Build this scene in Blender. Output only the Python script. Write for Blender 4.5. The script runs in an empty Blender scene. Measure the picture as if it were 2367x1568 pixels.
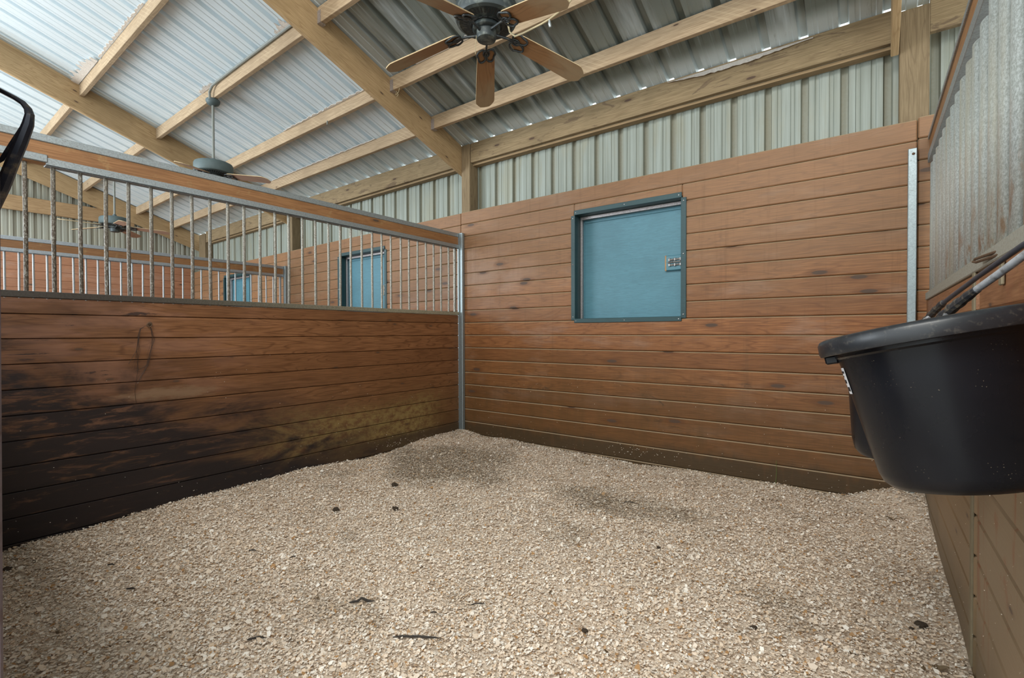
import bpy, bmesh, math, random
import numpy as np
from mathutils import Vector, Matrix

S = bpy.context.scene
COL = S.collection
rnd = random.Random(7)
R = math.radians

# ------------------------------------------------------------------ camera, world, light, exposure
cam_data = bpy.data.cameras.new('camera')
cam_data.sensor_width = 36.0
cam_data.lens = 1110.565 / 2367 * 36.0
cam_data.clip_start = 0.02
camera = bpy.data.objects.new('camera', cam_data)
COL.objects.link(camera)
yaw, pitch, roll = R(36.681), R(-0.708), R(-0.154)
cd = Vector((-math.sin(yaw) * math.cos(pitch), math.cos(yaw) * math.cos(pitch), math.sin(pitch)))
cr = Vector((math.cos(yaw), math.sin(yaw), 0))
cu = cr.cross(cd)
cr2 = cr * math.cos(roll) + cu * math.sin(roll)
cu2 = -cr * math.sin(roll) + cu * math.cos(roll)
mw = Matrix((cr2, cu2, -cd)).transposed().to_4x4()
mw.translation = Vector((3.574, -3.877, 1.124))
camera.matrix_world = mw
S.camera = camera

world = bpy.data.worlds.new('sky')
S.world = world
world.use_nodes = True
wn = world.node_tree
bg = wn.nodes['Background']
bg.inputs[0].default_value = (0.88, 0.96, 0.98, 1)
bg.inputs[1].default_value = 2.0

S.view_settings.view_transform = 'Standard'
S.view_settings.look = 'None'
S.view_settings.gamma = 1
S.view_settings.use_curve_mapping = False
S.view_settings.exposure = 0.20


def area(name, loc, target, sx, sy, power, col):
    l = bpy.data.lights.new(name, 'AREA')
    l.shape = 'RECTANGLE'
    l.size = sx
    l.size_y = sy
    l.energy = power
    l.color = col
    o = bpy.data.objects.new(name, l)
    COL.objects.link(o)
    o.location = loc
    o.rotation_euler = (Vector(target) - Vector(loc)).to_track_quat('-Z', 'Y').to_euler()
    return o


# daylight through the open barn door down the aisle, and an added fill
area('aisle_door_daylight', (-5.2, -7.6, 2.0), (0.0, -1.5, 2.2), 3.0, 3.2, 480, (0.84, 0.93, 1.0))
area('floor_fill', (2.9, -5.5, 4.7), (2.3, -1.7, 0.0), 3.0, 1.6, 160, (1.0, 0.98, 0.92))  # unseen lamp added overhead to brighten the bedding more than the walls


# ------------------------------------------------------------------ material node helpers
class Nd:
    def __init__(self, name):
        self.m = bpy.data.materials.new(name)
        self.m.use_nodes = True
        self.t = self.m.node_tree
        self.b = self.t.nodes['Principled BSDF']
        self._pos = None

    def new(self, typ, **kw):
        n = self.t.nodes.new(typ)
        for k, v in kw.items():
            setattr(n, k, v)
        return n

    def put(self, sock, v):
        if isinstance(v, bpy.types.NodeSocket):
            self.t.links.new(v, sock)
        elif isinstance(v, (tuple, list)):
            sock.default_value = tuple(v) + ((1,) if len(v) == 3 and len(sock.default_value) == 4 else ())
        else:
            sock.default_value = v

    def pos(self):
        if self._pos is None:
            self._pos = self.new('ShaderNodeNewGeometry').outputs['Position']
        return self._pos

    def xyz(self, v=None):
        n = self.new('ShaderNodeSeparateXYZ')
        self.put(n.inputs[0], v or self.pos())
        return n.outputs[0], n.outputs[1], n.outputs[2]

    def attr(self, name='tone'):
        return self.new('ShaderNodeAttribute', attribute_name=name).outputs['Fac']

    def comb(self, x, y, z):
        n = self.new('ShaderNodeCombineXYZ')
        for i, v in enumerate((x, y, z)):
            self.put(n.inputs[i], v)
        return n.outputs[0]

    def vmul(self, v, s):
        n = self.new('ShaderNodeVectorMath', operation='MULTIPLY')
        self.put(n.inputs[0], v)
        n.inputs[1].default_value = s
        return n.outputs[0]

    def vadd(self, a, b):
        n = self.new('ShaderNodeVectorMath', operation='ADD')
        self.put(n.inputs[0], a)
        self.put(n.inputs[1], b)
        return n.outputs[0]

    def math(self, op, a, b=0.0, c=None, clamp=False):
        n = self.new('ShaderNodeMath', operation=op)
        n.use_clamp = clamp
        self.put(n.inputs[0], a)
        self.put(n.inputs[1], b)
        if c is not None:
            self.put(n.inputs[2], c)
        return n.outputs[0]

    def noise(self, v, scale=1.0, detail=4.0, rough=0.55, dist=0.0):
        n = self.new('ShaderNodeTexNoise')
        self.put(n.inputs['Vector'], v)
        n.inputs['Scale'].default_value = scale
        n.inputs['Detail'].default_value = detail
        n.inputs['Roughness'].default_value = rough
        n.inputs['Distortion'].default_value = dist
        return n.outputs['Fac']

    def voro(self, v, scale=1.0, feature='F1', out='Distance', rand=1.0):
        n = self.new('ShaderNodeTexVoronoi', feature=feature)
        self.put(n.inputs['Vector'], v)
        n.inputs['Scale'].default_value = scale
        n.inputs['Randomness'].default_value = rand
        return n.outputs[out]

    def step(self, v, lo, hi):
        n = self.new('ShaderNodeMapRange', interpolation_type='SMOOTHSTEP')
        self.put(n.inputs[0], v)
        n.inputs[1].default_value = lo
        n.inputs[2].default_value = hi
        return n.outputs[0]

    def mix(self, f, a, b, mode='MIX'):
        n = self.new('ShaderNodeMix', data_type='RGBA', blend_type=mode)
        self.put(n.inputs[0], f)
        self.put(n.inputs[6], a)
        self.put(n.inputs[7], b)
        return n.outputs[2]

    def upface(self, lo=0.25, hi=0.6):
        g = self.new('ShaderNodeNewGeometry')
        x, y, z = self.xyz(g.outputs['True Normal'])
        return self.step(z, lo, hi)

    def bump(self, h, strength=0.3, dist=0.01):
        n = self.new('ShaderNodeBump')
        n.inputs['Strength'].default_value = strength
        n.inputs['Distance'].default_value = dist
        self.put(n.inputs['Height'], h)
        self.t.links.new(n.outputs[0], self.b.inputs['Normal'])

    def out(self, col, rough=0.6, metal=0.0, spec=None):
        self.put(self.b.inputs['Base Color'], col)
        self.put(self.b.inputs['Roughness'], rough)
        self.put(self.b.inputs['Metallic'], metal)
        if spec is not None:
            self.b.inputs['Specular IOR Level'].default_value = spec
        return self.m


def plain(name, col, rough=0.6, metal=0.0, vary=0.25, scale=25.0, bump=0.0, dirt=None, dirt_amt=0.5, dirt_scale=9.0, spec=None):
    n = Nd(name)
    f = n.noise(n.pos(), scale, 5)
    dark = tuple(c * (1 - vary) for c in col)
    lite = tuple(min(1, c * (1 + vary)) for c in col)
    c = n.mix(f, dark, lite)
    if dirt:
        d = n.step(n.noise(n.pos(), dirt_scale, 7, 0.65), 0.62 - dirt_amt * 0.3, 0.70)
        c = n.mix(d, c, dirt)
    if bump:
        n.bump(f, bump, 0.004)
    return n.out(c, rough, metal, spec)


def grain(n, axis, slope=False, sc=1.0):
    """wood grain in world space running along axis; returns fine grain, ring lines, knot mask"""
    p = n.pos()
    if slope:
        mp = n.new('ShaderNodeMapping')
        mp.inputs['Rotation'].default_value = (math.atan(0.345), 0, 0)
        n.put(mp.inputs[0], p)
        p = mp.outputs[0]
    t = n.attr('tone')
    off = n.comb(n.math('MULTIPLY', t, 37.0), n.math('MULTIPLY', t, 53.0), n.math('MULTIPLY', t, 71.0))
    p = n.vadd(p, off)
    s1, s2, s3 = [6.0 * sc] * 3, [0.9 * sc] * 3, [1.35 * sc] * 3
    for i in range(3):
        if i != axis:
            s1[i] = 190.0 * sc
            s2[i] = 9.0 * sc
            s3[i] = 5.2 * sc
    fine = n.noise(n.vmul(p, tuple(s1)), 1.0, 3, 0.6)
    big = n.noise(n.vmul(p, tuple(s2)), 1.0, 2, 0.5, 0.3)
    rings = n.math('PINGPONG', n.math('MULTIPLY', big, 26.0), 1.0)
    px, py, pz = n.xyz(p)
    al = (px, py, pz)[axis]
    ac = pz if axis != 2 else px
    vn = n.new('ShaderNodeTexVoronoi', feature='F1', voronoi_dimensions='2D')
    vn.inputs['Scale'].default_value = 1.0
    n.put(vn.inputs['Vector'], n.comb(n.math('MULTIPLY', al, 2.1 * sc), n.math('MULTIPLY', ac, 7.2 * sc), 0.0))
    sc_ = n.new('ShaderNodeSeparateColor')
    n.put(sc_.inputs[0], vn.outputs['Color'])
    kn = n.math('ADD', vn.outputs['Distance'], n.math('GREATER_THAN', sc_.outputs[0], 0.20))
    return fine, rings, kn, t


def wood(name, cols, axis, slope=False, rough=0.62, ring=0.45, tonev=0.35, extra=None, bump=0.25, knots=0.085, sc=1.0, bleach=0.0, spec=None):
    n = Nd(name)
    fine, rings, kn, t = grain(n, axis, slope, sc)
    a, b, c = cols
    col = n.mix(n.step(fine, 0.34, 0.66), tuple(v * 0.93 for v in b), tuple(v * 1.05 for v in a))
    col = n.mix(n.math('MULTIPLY', n.step(rings, 0.62, 1.0), ring), col, c)
    blot = n.noise(n.pos(), 2.3, 4)
    col = n.mix(n.math('MULTIPLY', n.step(blot, 0.42, 0.66), 0.35), col, tuple(v * 0.72 for v in b))
    col = n.mix(n.math('MULTIPLY', t, tonev), col, tuple(v * 0.55 for v in b))
    if bleach:
        bl = n.step(n.noise(n.vmul(n.pos(), (1.3, 1.3, 5.0)), 1.0, 5, 0.6), 0.5, 0.68)
        col = n.mix(n.math('MULTIPLY', bl, bleach), col, (0.46, 0.35, 0.28))
    if extra:
        col = extra(n, col)
    if knots:
        col = n.mix(n.math('MULTIPLY', n.step(kn, knots * 2.2, knots), 0.35), col, tuple(v * 0.7 for v in c))
        col = n.mix(n.step(kn, knots, knots * 0.62), col, (0.085, 0.05, 0.032))
    n.bump(n.math('ADD', fine, n.math('MULTIPLY', rings, 0.4)), bump, 0.002)
    return n.out(col, rough, 0.0, spec)


M = {}
# raw framing timber
M['timber_x'] = wood('timber_along_x', ((0.38, 0.26, 0.14), (0.30, 0.20, 0.10), (0.18, 0.10, 0.045)), 0, rough=0.8, ring=0.25)
M['timber_z'] = wood('timber_upright', ((0.25, 0.18, 0.10), (0.195, 0.135, 0.07), (0.11, 0.068, 0.033)), 2, rough=0.8, ring=0.4)
M['timber_slope'] = wood('timber_rafter', ((0.46, 0.315, 0.165), (0.38, 0.25, 0.12), (0.23, 0.13, 0.055)), 1, slope=True, rough=0.75, ring=0.4, knots=0.05)
M['timber_y'] = wood('timber_along_y', ((0.42, 0.275, 0.145), (0.34, 0.21, 0.10), (0.2, 0.11, 0.05)), 1, rough=0.8, ring=0.3)


def purlin_extra(n, col):
    # rough circular saw marks across the sawn face
    x, y, z = n.xyz()
    w = n.math('SINE', n.math('ADD', n.math('MULTIPLY', x, 95.0), n.math('MULTIPLY', z, 160.0)))
    w = n.math('MULTIPLY', n.step(w, 0.2, 1.0), n.math('MULTIPLY', n.step(n.noise(n.pos(), 3.0, 3), 0.45, 0.6), 0.35))
    return n.mix(w, col, (0.55, 0.42, 0.27))


M['purlin'] = wood('purlin_timber', ((0.48, 0.35, 0.22), (0.37, 0.26, 0.155), (0.25, 0.15, 0.085)), 0, rough=0.85, ring=0.15, extra=purlin_extra, knots=0.05)


def eave_extra(n, col):
    m = n.step(n.noise(n.vmul(n.pos(), (3.0, 1.0, 9.0)), 1.0, 6, 0.7, 1.5), 0.56, 0.63)
    return n.mix(n.math('MULTIPLY', m, 0.75), col, (0.13, 0.085, 0.05))


M['eave'] = wood('eave_timber', ((0.31, 0.225, 0.125), (0.24, 0.17, 0.088), (0.14, 0.08, 0.038)), 0, rough=0.85, ring=0.3, extra=eave_extra)


def back_extra(n, col):
    x, y, z = n.xyz()
    nz = n.noise(n.vmul(n.pos(), (1.2, 1.2, 2.0)), 1.0, 5, 0.6)
    zz = n.math('ADD', z, n.math('MULTIPLY', n.math('SUBTRACT', nz, 0.5), 0.9))
    # sun faded, dusty upper boards
    f = n.step(zz, 1.05, 1.95)
    col = n.mix(n.math('MULTIPLY', f, 0.55), col, (0.235, 0.145, 0.080))
    # hoof and urine grime on the low boards
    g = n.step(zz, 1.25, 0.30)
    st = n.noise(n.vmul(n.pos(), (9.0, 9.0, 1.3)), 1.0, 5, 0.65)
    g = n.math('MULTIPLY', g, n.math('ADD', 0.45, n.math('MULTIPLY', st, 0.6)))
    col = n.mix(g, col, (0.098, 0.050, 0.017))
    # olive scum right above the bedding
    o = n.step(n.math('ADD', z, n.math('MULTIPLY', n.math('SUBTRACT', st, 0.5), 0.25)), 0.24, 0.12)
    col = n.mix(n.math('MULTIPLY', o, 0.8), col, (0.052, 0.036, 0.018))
    # dark rubbed smears about knee height
    sm = n.step(n.noise(n.vmul(n.pos(), (2.2, 2.0, 5.0)), 1.0, 6, 0.7, 1.0), 0.60, 0.70)
    hz = n.math('MULTIPLY', n.step(z, 1.15, 0.8), n.step(z, 0.2, 0.45))
    col = n.mix(n.math('MULTIPLY', n.math('MULTIPLY', sm, hz), 0.6), col, (0.035, 0.026, 0.015))
    # chalky pale patch rubbed on the boards beside the corner post
    dx = n.math('SUBTRACT', x, 0.45)
    dz = n.math('SUBTRACT', z, 1.72)
    dd = n.math('ADD', n.math('MULTIPLY', dx, dx), n.math('MULTIPLY', n.math('MULTIPLY', dz, dz), 2.2))
    pp = n.math('MULTIPLY', n.step(dd, 0.42, 0.02), n.step(n.noise(n.vmul(n.pos(), (2.5, 1, 5)), 1.0, 4), 0.35, 0.6))
    col = n.mix(n.math('MULTIPLY', pp, 0.24), col, (0.42, 0.29, 0.225))
    # vertical drip and rub marks
    vr = n.noise(n.vmul(n.pos(), (16.0, 10.0, 0.9)), 1.0, 5, 0.7)
    col = n.mix(n.math('MULTIPLY', n.step(vr, 0.52, 0.70), 0.30), col, (0.13, 0.062, 0.026))
    # pale dust, with the light caught there painted in, on every board's upper chamfer
    col = n.mix(n.math('MULTIPLY', n.upface(), 0.8), col, (0.36, 0.265, 0.165))
    return col


M['back_boards'] = wood('stained_wall_boards', ((0.36, 0.150, 0.055), (0.235, 0.090, 0.031), (0.125, 0.040, 0.013)), 0, rough=0.5, ring=0.5,
                        tonev=0.5, extra=back_extra, bump=0.3, knots=0.12, bleach=0.22, spec=0.3)
M['gable_boards'] = wood('stained_gable_boards', ((0.44, 0.21, 0.115), (0.36, 0.16, 0.085), (0.22, 0.09, 0.045)), 1, rough=0.55, ring=0.3, tonev=0.3, bleach=0.25)


def part_extra(n, col):
    x, y, z = n.xyz()
    P = n.pos()
    # mildew bloom low on the boards towards the corner
    wob = n.noise(n.vmul(P, (1, 1.6, 3.0)), 1.0, 5, 0.65)
    zz = n.math('ADD', z, n.math('MULTIPLY', n.math('SUBTRACT', wob, 0.5), 0.6))
    m = n.math('MULTIPLY', n.step(zz, 0.62, 0.34), n.step(y, -2.6, -1.7))
    m = n.math('MULTIPLY', m, n.step(y, -0.15, -0.7))
    sp = n.step(n.noise(n.vmul(P, (14, 14, 22)), 1.0, 6, 0.75), 0.36, 0.6)
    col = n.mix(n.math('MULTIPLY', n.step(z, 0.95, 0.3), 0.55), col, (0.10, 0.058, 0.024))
    col = n.mix(n.math('MULTIPLY', n.math('MULTIPLY', m, sp), 0.85), col, (0.27, 0.19, 0.07))
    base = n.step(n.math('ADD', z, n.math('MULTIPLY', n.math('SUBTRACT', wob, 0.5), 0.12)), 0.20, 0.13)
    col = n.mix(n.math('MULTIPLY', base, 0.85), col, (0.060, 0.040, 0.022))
    # paler weathered streaks near the door end
    pw = n.math('MULTIPLY', n.step(y, -1.9, -3.0), n.step(n.noise(n.vmul(P, (1, 2.2, 9)), 1.0, 4), 0.42, 0.62))
    col = n.mix(n.math('MULTIPLY', pw, 0.55), col, (0.33, 0.165, 0.105))
    # black tar-like coating at the door end, worn away in streaks along the grain
    v = n.math('ADD', n.math('MULTIPLY', y, 0.62), n.math('MULTIPLY', z, 1.25))
    big = n.noise(n.vmul(P, (1, 1.3, 3.6)), 1.0, 5, 0.62, 0.8)
    v = n.math('ADD', v, n.math('MULTIPLY', n.math('SUBTRACT', big, 0.5), 2.0))
    k = n.step(v, -0.62, -1.05)
    stre = n.noise(n.vmul(P, (3, 4.5, 26)), 1.0, 6, 0.7, 0.6)
    k = n.math('MULTIPLY', k, n.step(n.math('ADD', stre, n.math('MULTIPLY', z, 0.12)), 0.74, 0.56))
    soft = n.step(v, 0.05, -1.1)
    col = n.mix(n.math('MULTIPLY', soft, 0.62), col, (0.060, 0.032, 0.022))
    col = n.mix(n.math('MULTIPLY', k, 0.93), col, (0.017, 0.014, 0.015))
    # streaky black wear on the upper boards
    up = n.step(n.noise(n.vmul(P, (2, 4.0, 34)), 1.0, 6, 0.75, 0.6), 0.60, 0.66)
    up = n.math('MULTIPLY', up, n.step(y, -1.7, -2.9))
    col = n.mix(n.math('MULTIPLY', up, 0.85), col, (0.03, 0.02, 0.018))
    # the pale worn patch licked into one board
    dy = n.math('SUBTRACT', y, -2.72)
    dz = n.math('SUBTRACT', z, 0.748)
    dd = n.math('ADD', n.math('MULTIPLY', n.math('MULTIPLY', dy, dy), 6.0), n.math('MULTIPLY', n.math('MULTIPLY', dz, dz), 260.0))
    dd = n.math('ADD', dd, n.math('MULTIPLY', n.math('SUBTRACT', n.noise(n.vmul(P, (2, 7, 34)), 1.0, 5, 0.7), 0.5), 1.6))
    col = n.mix(n.math('MULTIPLY', n.step(dd, 0.62, 0.05), 0.6), col, (0.25, 0.16, 0.095))
    return col


M['partition_boards'] = wood('oiled_partition_boards', ((0.29, 0.130, 0.056), (0.195, 0.083, 0.033), (0.085, 0.030, 0.010)), 1, rough=0.42,
                             ring=0.6, tonev=0.45, extra=part_extra, bump=0.15, knots=0.05, spec=0.25)
M['far_boards'] = wood('far_partition_boards', ((0.35, 0.15, 0.065), (0.27, 0.105, 0.042), (0.14, 0.05, 0.02)), 1, rough=0.5, ring=0.4)
M['rail_wood'] = wood('rail_timber', ((0.34, 0.165, 0.065), (0.26, 0.115, 0.04), (0.14, 0.055, 0.018)), 1, rough=0.55, ring=0.3, tonev=0.2, bump=0.15,
                      extra=lambda n, c: n.mix(n.math('MULTIPLY', n.step(n.noise(n.pos(), 9, 5, 0.7), 0.56, 0.68), 0.5), c, (0.37, 0.24, 0.10)))


def right_extra(n, col):
    x, y, z = n.xyz()
    P = n.pos()
    g = n.step(n.math('ADD', z, n.math('MULTIPLY', n.math('SUBTRACT', n.noise(P, 2.0, 4), 0.5), 0.6)), 1.1, 0.75)
    col = n.mix(n.math('MULTIPLY', g, 0.82), col, (0.24, 0.165, 0.09))
    red = n.step(n.noise(n.vmul(P, (4, 7, 2.2)), 1.0, 6, 0.65, 0.8), 0.53, 0.62)
    near = n.step(y, -1.72, -1.80)
    col = n.mix(n.math('MULTIPLY', n.math('MULTIPLY', red, near), 0.7), col, (0.25, 0.095, 0.045))
    col = n.mix(n.math('MULTIPLY', n.math('SUBTRACT', near, n.math('MULTIPLY', near, red)), n.math('MULTIPLY', g, 0.35)), col, (0.30, 0.235, 0.16))
    b = n.step(n.math('ADD', z, n.math('MULTIPLY', n.math('SUBTRACT', n.noise(P, 5.0, 4), 0.5), 0.25)), 0.28, 0.10)
    col = n.mix(n.math('MULTIPLY', b, 0.6), col, (0.12, 0.085, 0.045))
    return col


M['right_boards'] = wood('worn_right_boards', ((0.31, 0.145, 0.065), (0.24, 0.10, 0.042), (0.13, 0.052, 0.022)), 1, rough=0.5, ring=0.3,
                         extra=right_extra, bump=0.2, knots=0.05)


def galv(name, col, rough, dirt, amt, spang=170.0, metal=0.75, rust=0.0, low=None, speck=True):
    n = Nd(name)
    v = n.voro(n.pos(), spang, out='Color')
    hs = n.new('ShaderNodeSeparateColor')
    n.put(hs.inputs[0], v)
    c = n.mix(hs.outputs[0], tuple(q * 0.86 for q in col), tuple(min(1, q * 1.08) for q in col))
    d = n.step(n.noise(n.pos(), 110, 6, 0.75), 0.58 - amt * 0.30, 0.72)
    c = n.mix(n.math('MULTIPLY', d, 0.85), c, dirt)
    if rust:
        r = n.step(n.noise(n.pos(), 24, 6, 0.7), 0.60, 0.66)
        c = n.mix(n.math('MULTIPLY', r, rust), c, (0.14, 0.06, 0.03))
    if low:
        x, y, z = n.xyz()
        # dirt collected by horses at the near end and low down on the bars
        k = n.step(n.math('ADD', y, n.math('MULTIPLY', z, 1.5)), 1.6, -1.1)
        sp = n.step(n.noise(n.vmul(n.pos(), (1, 1, .45)), 150, 3, 0.7), 0.60, 0.50)
        c = n.mix(n.math('MULTIPLY', k, n.math('ADD', 0.30, n.math('MULTIPLY', sp, 0.68)) if speck else 0.95), c, low)
        met = n.math('SUBTRACT', metal, n.math('MULTIPLY', k, metal * 0.8))
    else:
        met = n.math('SUBTRACT', metal, n.math('MULTIPLY', d, metal * 0.75))
    n.bump(n.noise(n.pos(), 160, 3), 0.1, 0.001)
    return n.out(c, n.math('ADD', rough, n.math('MULTIPLY', d, 0.25)), met)


M['galv'] = galv('galvanised_channel', (0.36, 0.39, 0.40), 0.48, (0.20, 0.195, 0.165), 0.35)
M['galv_far'] = galv('galvanised_far', (0.40, 0.43, 0.46), 0.42, (0.30, 0.31, 0.31), 0.2)
M['galv_bar'] = galv('galvanised_bar', (0.38, 0.37, 0.33), 0.5, (0.16, 0.13, 0.085), 0.75, rust=0.5, metal=0.6, low=(0.060, 0.040, 0.024))
M['galv_bar_far'] = galv('galvanised_bar_far', (0.34, 0.355, 0.36), 0.45, (0.27, 0.27, 0.25), 0.2, metal=0.5)
M['sill'] = galv('grimy_sill_channel', (0.36, 0.33, 0.24), 0.6, (0.20, 0.17, 0.09), 0.6, metal=0.35, low=(0.035, 0.025, 0.02), speck=False)
M['strap'] = plain('dirty_beige_strap', (0.21, 0.17, 0.105), 0.6, 0.1, 0.25, 30)
M['sill_light'] = galv('dusty_sill_channel', (0.36, 0.35, 0.30), 0.6, (0.26, 0.22, 0.15), 0.5, metal=0.3)
M['galv_clean'] = galv('galvanised_post', (0.33, 0.385, 0.40), 0.45, (0.25, 0.26, 0.24), 0.15)


def corrugated():
    n = Nd('corrugated_galvanised')
    x, y, z = n.xyz()
    f = n.noise(n.pos(), 130, 4, 0.8)
    c = n.mix(n.step(f, 0.35, 0.65), (0.36, 0.39, 0.37), (0.66, 0.71, 0.70))
    b = n.noise(n.vmul(n.pos(), (9, 9, 1.1)), 1.0, 5, 0.6)
    c = n.mix(n.math('MULTIPLY', n.step(b, 0.44, 0.68), 0.5), c, (0.50, 0.45, 0.32))
    c = n.mix(n.math('MULTIPLY', n.step(x, 3.861, 3.873), 0.8), c, (0.13, 0.135, 0.115))  # valley dirt, doubling as painted shade between the corrugations
    lowz = n.step(z, 1.68, 1.38)
    r = n.step(n.noise(n.vmul(n.pos(), (17, 17, 5.5)), 1.0, 6, 0.7), 0.53, 0.63)
    c = n.mix(n.math('MULTIPLY', n.math('MULTIPLY', r, lowz), 0.7), c, (0.33, 0.17, 0.07))
    n.bump(f, 0.2, 0.001)
    return n.out(c, 0.40, 0.35)


M['corr'] = corrugated()


def roofmat():
    n = Nd('roof_sheet_underside')
    P = n.pos()
    st = n.noise(n.vmul(P, (14, 0.6, 0.6)), 1.0, 3, 0.6)
    c = n.mix(n.step(st, 0.3, 0.7), (0.69, 0.77, 0.81), (0.73, 0.81, 0.85))
    x, y, z = n.xyz()
    # darker over the near stall: its weaker light painted into the stained sheet
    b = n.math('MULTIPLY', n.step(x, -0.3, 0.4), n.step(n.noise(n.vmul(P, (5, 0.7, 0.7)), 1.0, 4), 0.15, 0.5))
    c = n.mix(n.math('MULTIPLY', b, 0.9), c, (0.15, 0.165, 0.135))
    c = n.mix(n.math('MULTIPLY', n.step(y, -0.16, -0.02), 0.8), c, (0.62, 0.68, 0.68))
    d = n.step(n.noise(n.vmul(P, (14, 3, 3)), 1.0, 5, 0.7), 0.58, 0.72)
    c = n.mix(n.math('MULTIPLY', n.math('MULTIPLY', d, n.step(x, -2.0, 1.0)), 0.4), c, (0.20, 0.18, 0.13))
    return n.out(c, 0.42, 0.28)


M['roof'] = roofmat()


def siding(name, axis):
    n = Nd(name)
    P = n.pos()
    s = (34, 34, 0.7)
    st = n.noise(n.vmul(P, s), 1.0, 4, 0.65)
    c = n.mix(n.step(st, 0.32, 0.68), (0.22, 0.245, 0.21), (0.32, 0.355, 0.32))
    b = n.noise(n.vmul(P, (7, 7, 1.5)), 1.0, 5, 0.6)
    c = n.mix(n.math('MULTIPLY', n.step(b, 0.46, 0.68), 0.5), c, (0.29, 0.275, 0.19))
    t = n.attr('tone')
    f = n.noise(P, 46, 5, 0.7)
    c = n.mix(n.math('MULTIPLY', t, n.math('ADD', 0.35, n.math('MULTIPLY', f, 0.7))), c, (0.19, 0.165, 0.10))
    if axis == 1:
        c = n.mix(0.35, c, (0.46, 0.41, 0.32))
    return n.out(c, 0.55, 0.1)


M['siding_back'] = siding('siding_back', 0)
M['siding_gable'] = siding('siding_gable', 1)


def teal(name, base, worn):
    n = Nd(name)
    P = n.pos()
    g = n.noise(n.vmul(P, (9, 9, 85)), 1.0, 5, 0.7, 1.2)
    c = n.mix(g, tuple(v * 0.62 for v in base), tuple(v * 1.38 for v in base))
    b = n.noise(P, 3.5, 4)
    c = n.mix(n.math('MULTIPLY', n.step(b, 0.4, 0.65), 0.4), c, tuple(v * 0.72 for v in base))
    w = n.step(n.noise(n.vmul(P, (9, 9, 24)), 1.0, 6, 0.75), 0.66, 0.70)
    c = n.mix(n.math('MULTIPLY', w, 0.7 if worn else 0.25), c, (0.10, 0.08, 0.05) if worn else (0.05, 0.10, 0.10))
    n.bump(g, 0.5, 0.002)
    return n.out(c, 0.45)


M['teal_panel'] = teal('teal_painted_plywood', (0.078, 0.21, 0.265), False)
M['teal_trim'] = teal('dark_teal_trim', (0.015, 0.052, 0.057), True)
M['galv_edge'] = galv('galvanised_edge', (0.50, 0.46, 0.46), 0.4, (0.2, 0.17, 0.15), 0.5)
M['latch_metal'] = plain('latch_metal', (0.45, 0.45, 0.44), 0.35, 0.7, 0.3, 90, dirt=(0.14, 0.07, 0.06), dirt_amt=0.7, dirt_scale=90)
M['bare_wood'] = plain('bare_wood_edge', (0.40, 0.25, 0.13), 0.8, 0, 0.3, 40)
M['fan_metal'] = plain('weathered_fan_housing', (0.038, 0.048, 0.050), 0.5, 0.3, 0.4, 30, dirt=(0.17, 0.19, 0.17), dirt_amt=0.5, dirt_scale=14)
M['fan_dusty'] = plain('dusty_fan_housing', (0.085, 0.115, 0.118), 0.6, 0.2, 0.25, 20)
M['fan_dark'] = plain('fan_vent_black', (0.012, 0.011, 0.010), 0.7)
M['fan_iron'] = plain('bronze_blade_iron', (0.050, 0.058, 0.062), 0.45, 0.5, 0.5, 60, dirt=(0.12, 0.11, 0.09), dirt_amt=0.4, dirt_scale=60)


def blade_mat(name, a, b, c, dust):
    n = Nd(name)
    tc = n.new('ShaderNodeTexCoord').outputs['Object']
    v = n.vmul(tc, (2.0, 22.0, 22.0))
    f = n.noise(v, 1.0, 3, 0.6)
    r = n.math('PINGPONG', n.math('MULTIPLY', n.noise(n.vmul(tc, (1.3, 9, 9)), 1.0, 2, 0.5, 0.4), 22.0), 1.0)
    col = n.mix(f, b, a)
    col = n.mix(n.math('MULTIPLY', n.step(r, 0.6, 1), 0.4), col, c)
    x, y, z = n.xyz(tc)
    d = n.step(n.math('ADD', x, n.math('MULTIPLY', n.noise(n.vmul(tc, (6, 14, 14)), 1.0, 5), 0.5)), 0.55, 0.95)
    col = n.mix(n.math('MULTIPLY', d, dust), col, (0.33, 0.25, 0.15))
    n.bump(f, 0.15, 0.002)
    return n.out(col, 0.55)


M['blade'] = blade_mat('fan_blade_oak', (0.30, 0.155, 0.065), (0.215, 0.105, 0.042), (0.11, 0.05, 0.02), 0.75)
M['blade_far'] = blade_mat('fan_blade_pale', (0.42, 0.26, 0.19), (0.34, 0.20, 0.14), (0.2, 0.1, 0.07), 0.2)
M['dust_edge'] = plain('dusty_blade_edge', (0.50, 0.38, 0.22), 0.9, 0, 0.3, 60)


def rubber(name):
    n = Nd(name)
    P = n.pos()
    f = n.noise(P, 9, 4)
    c = n.mix(f, (0.0055, 0.0060, 0.0082), (0.0095, 0.0105, 0.0145))
    sc = n.voro(P, 150)
    s2 = n.noise(P, 4.0, 3)
    sp = n.math('MULTIPLY', n.step(sc, 0.16, 0.08), n.step(n.noise(P, 24, 3), 0.54, 0.66))
    c = n.mix(n.math('MULTIPLY', sp, 0.35), c, (0.30, 0.25, 0.18))
    scr = n.step(n.noise(n.vmul(P, (30, 30, 9)), 1.0, 7, 0.8, 2.0), 0.67, 0.72)
    c = n.mix(n.math('MULTIPLY', scr, 0.35), c, (0.10, 0.10, 0.11))
    n.bump(f, 0.1, 0.003)
    return n.out(c, n.math('ADD', 0.20, n.math('MULTIPLY', f, 0.16)), 0.0, 0.24)


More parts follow.
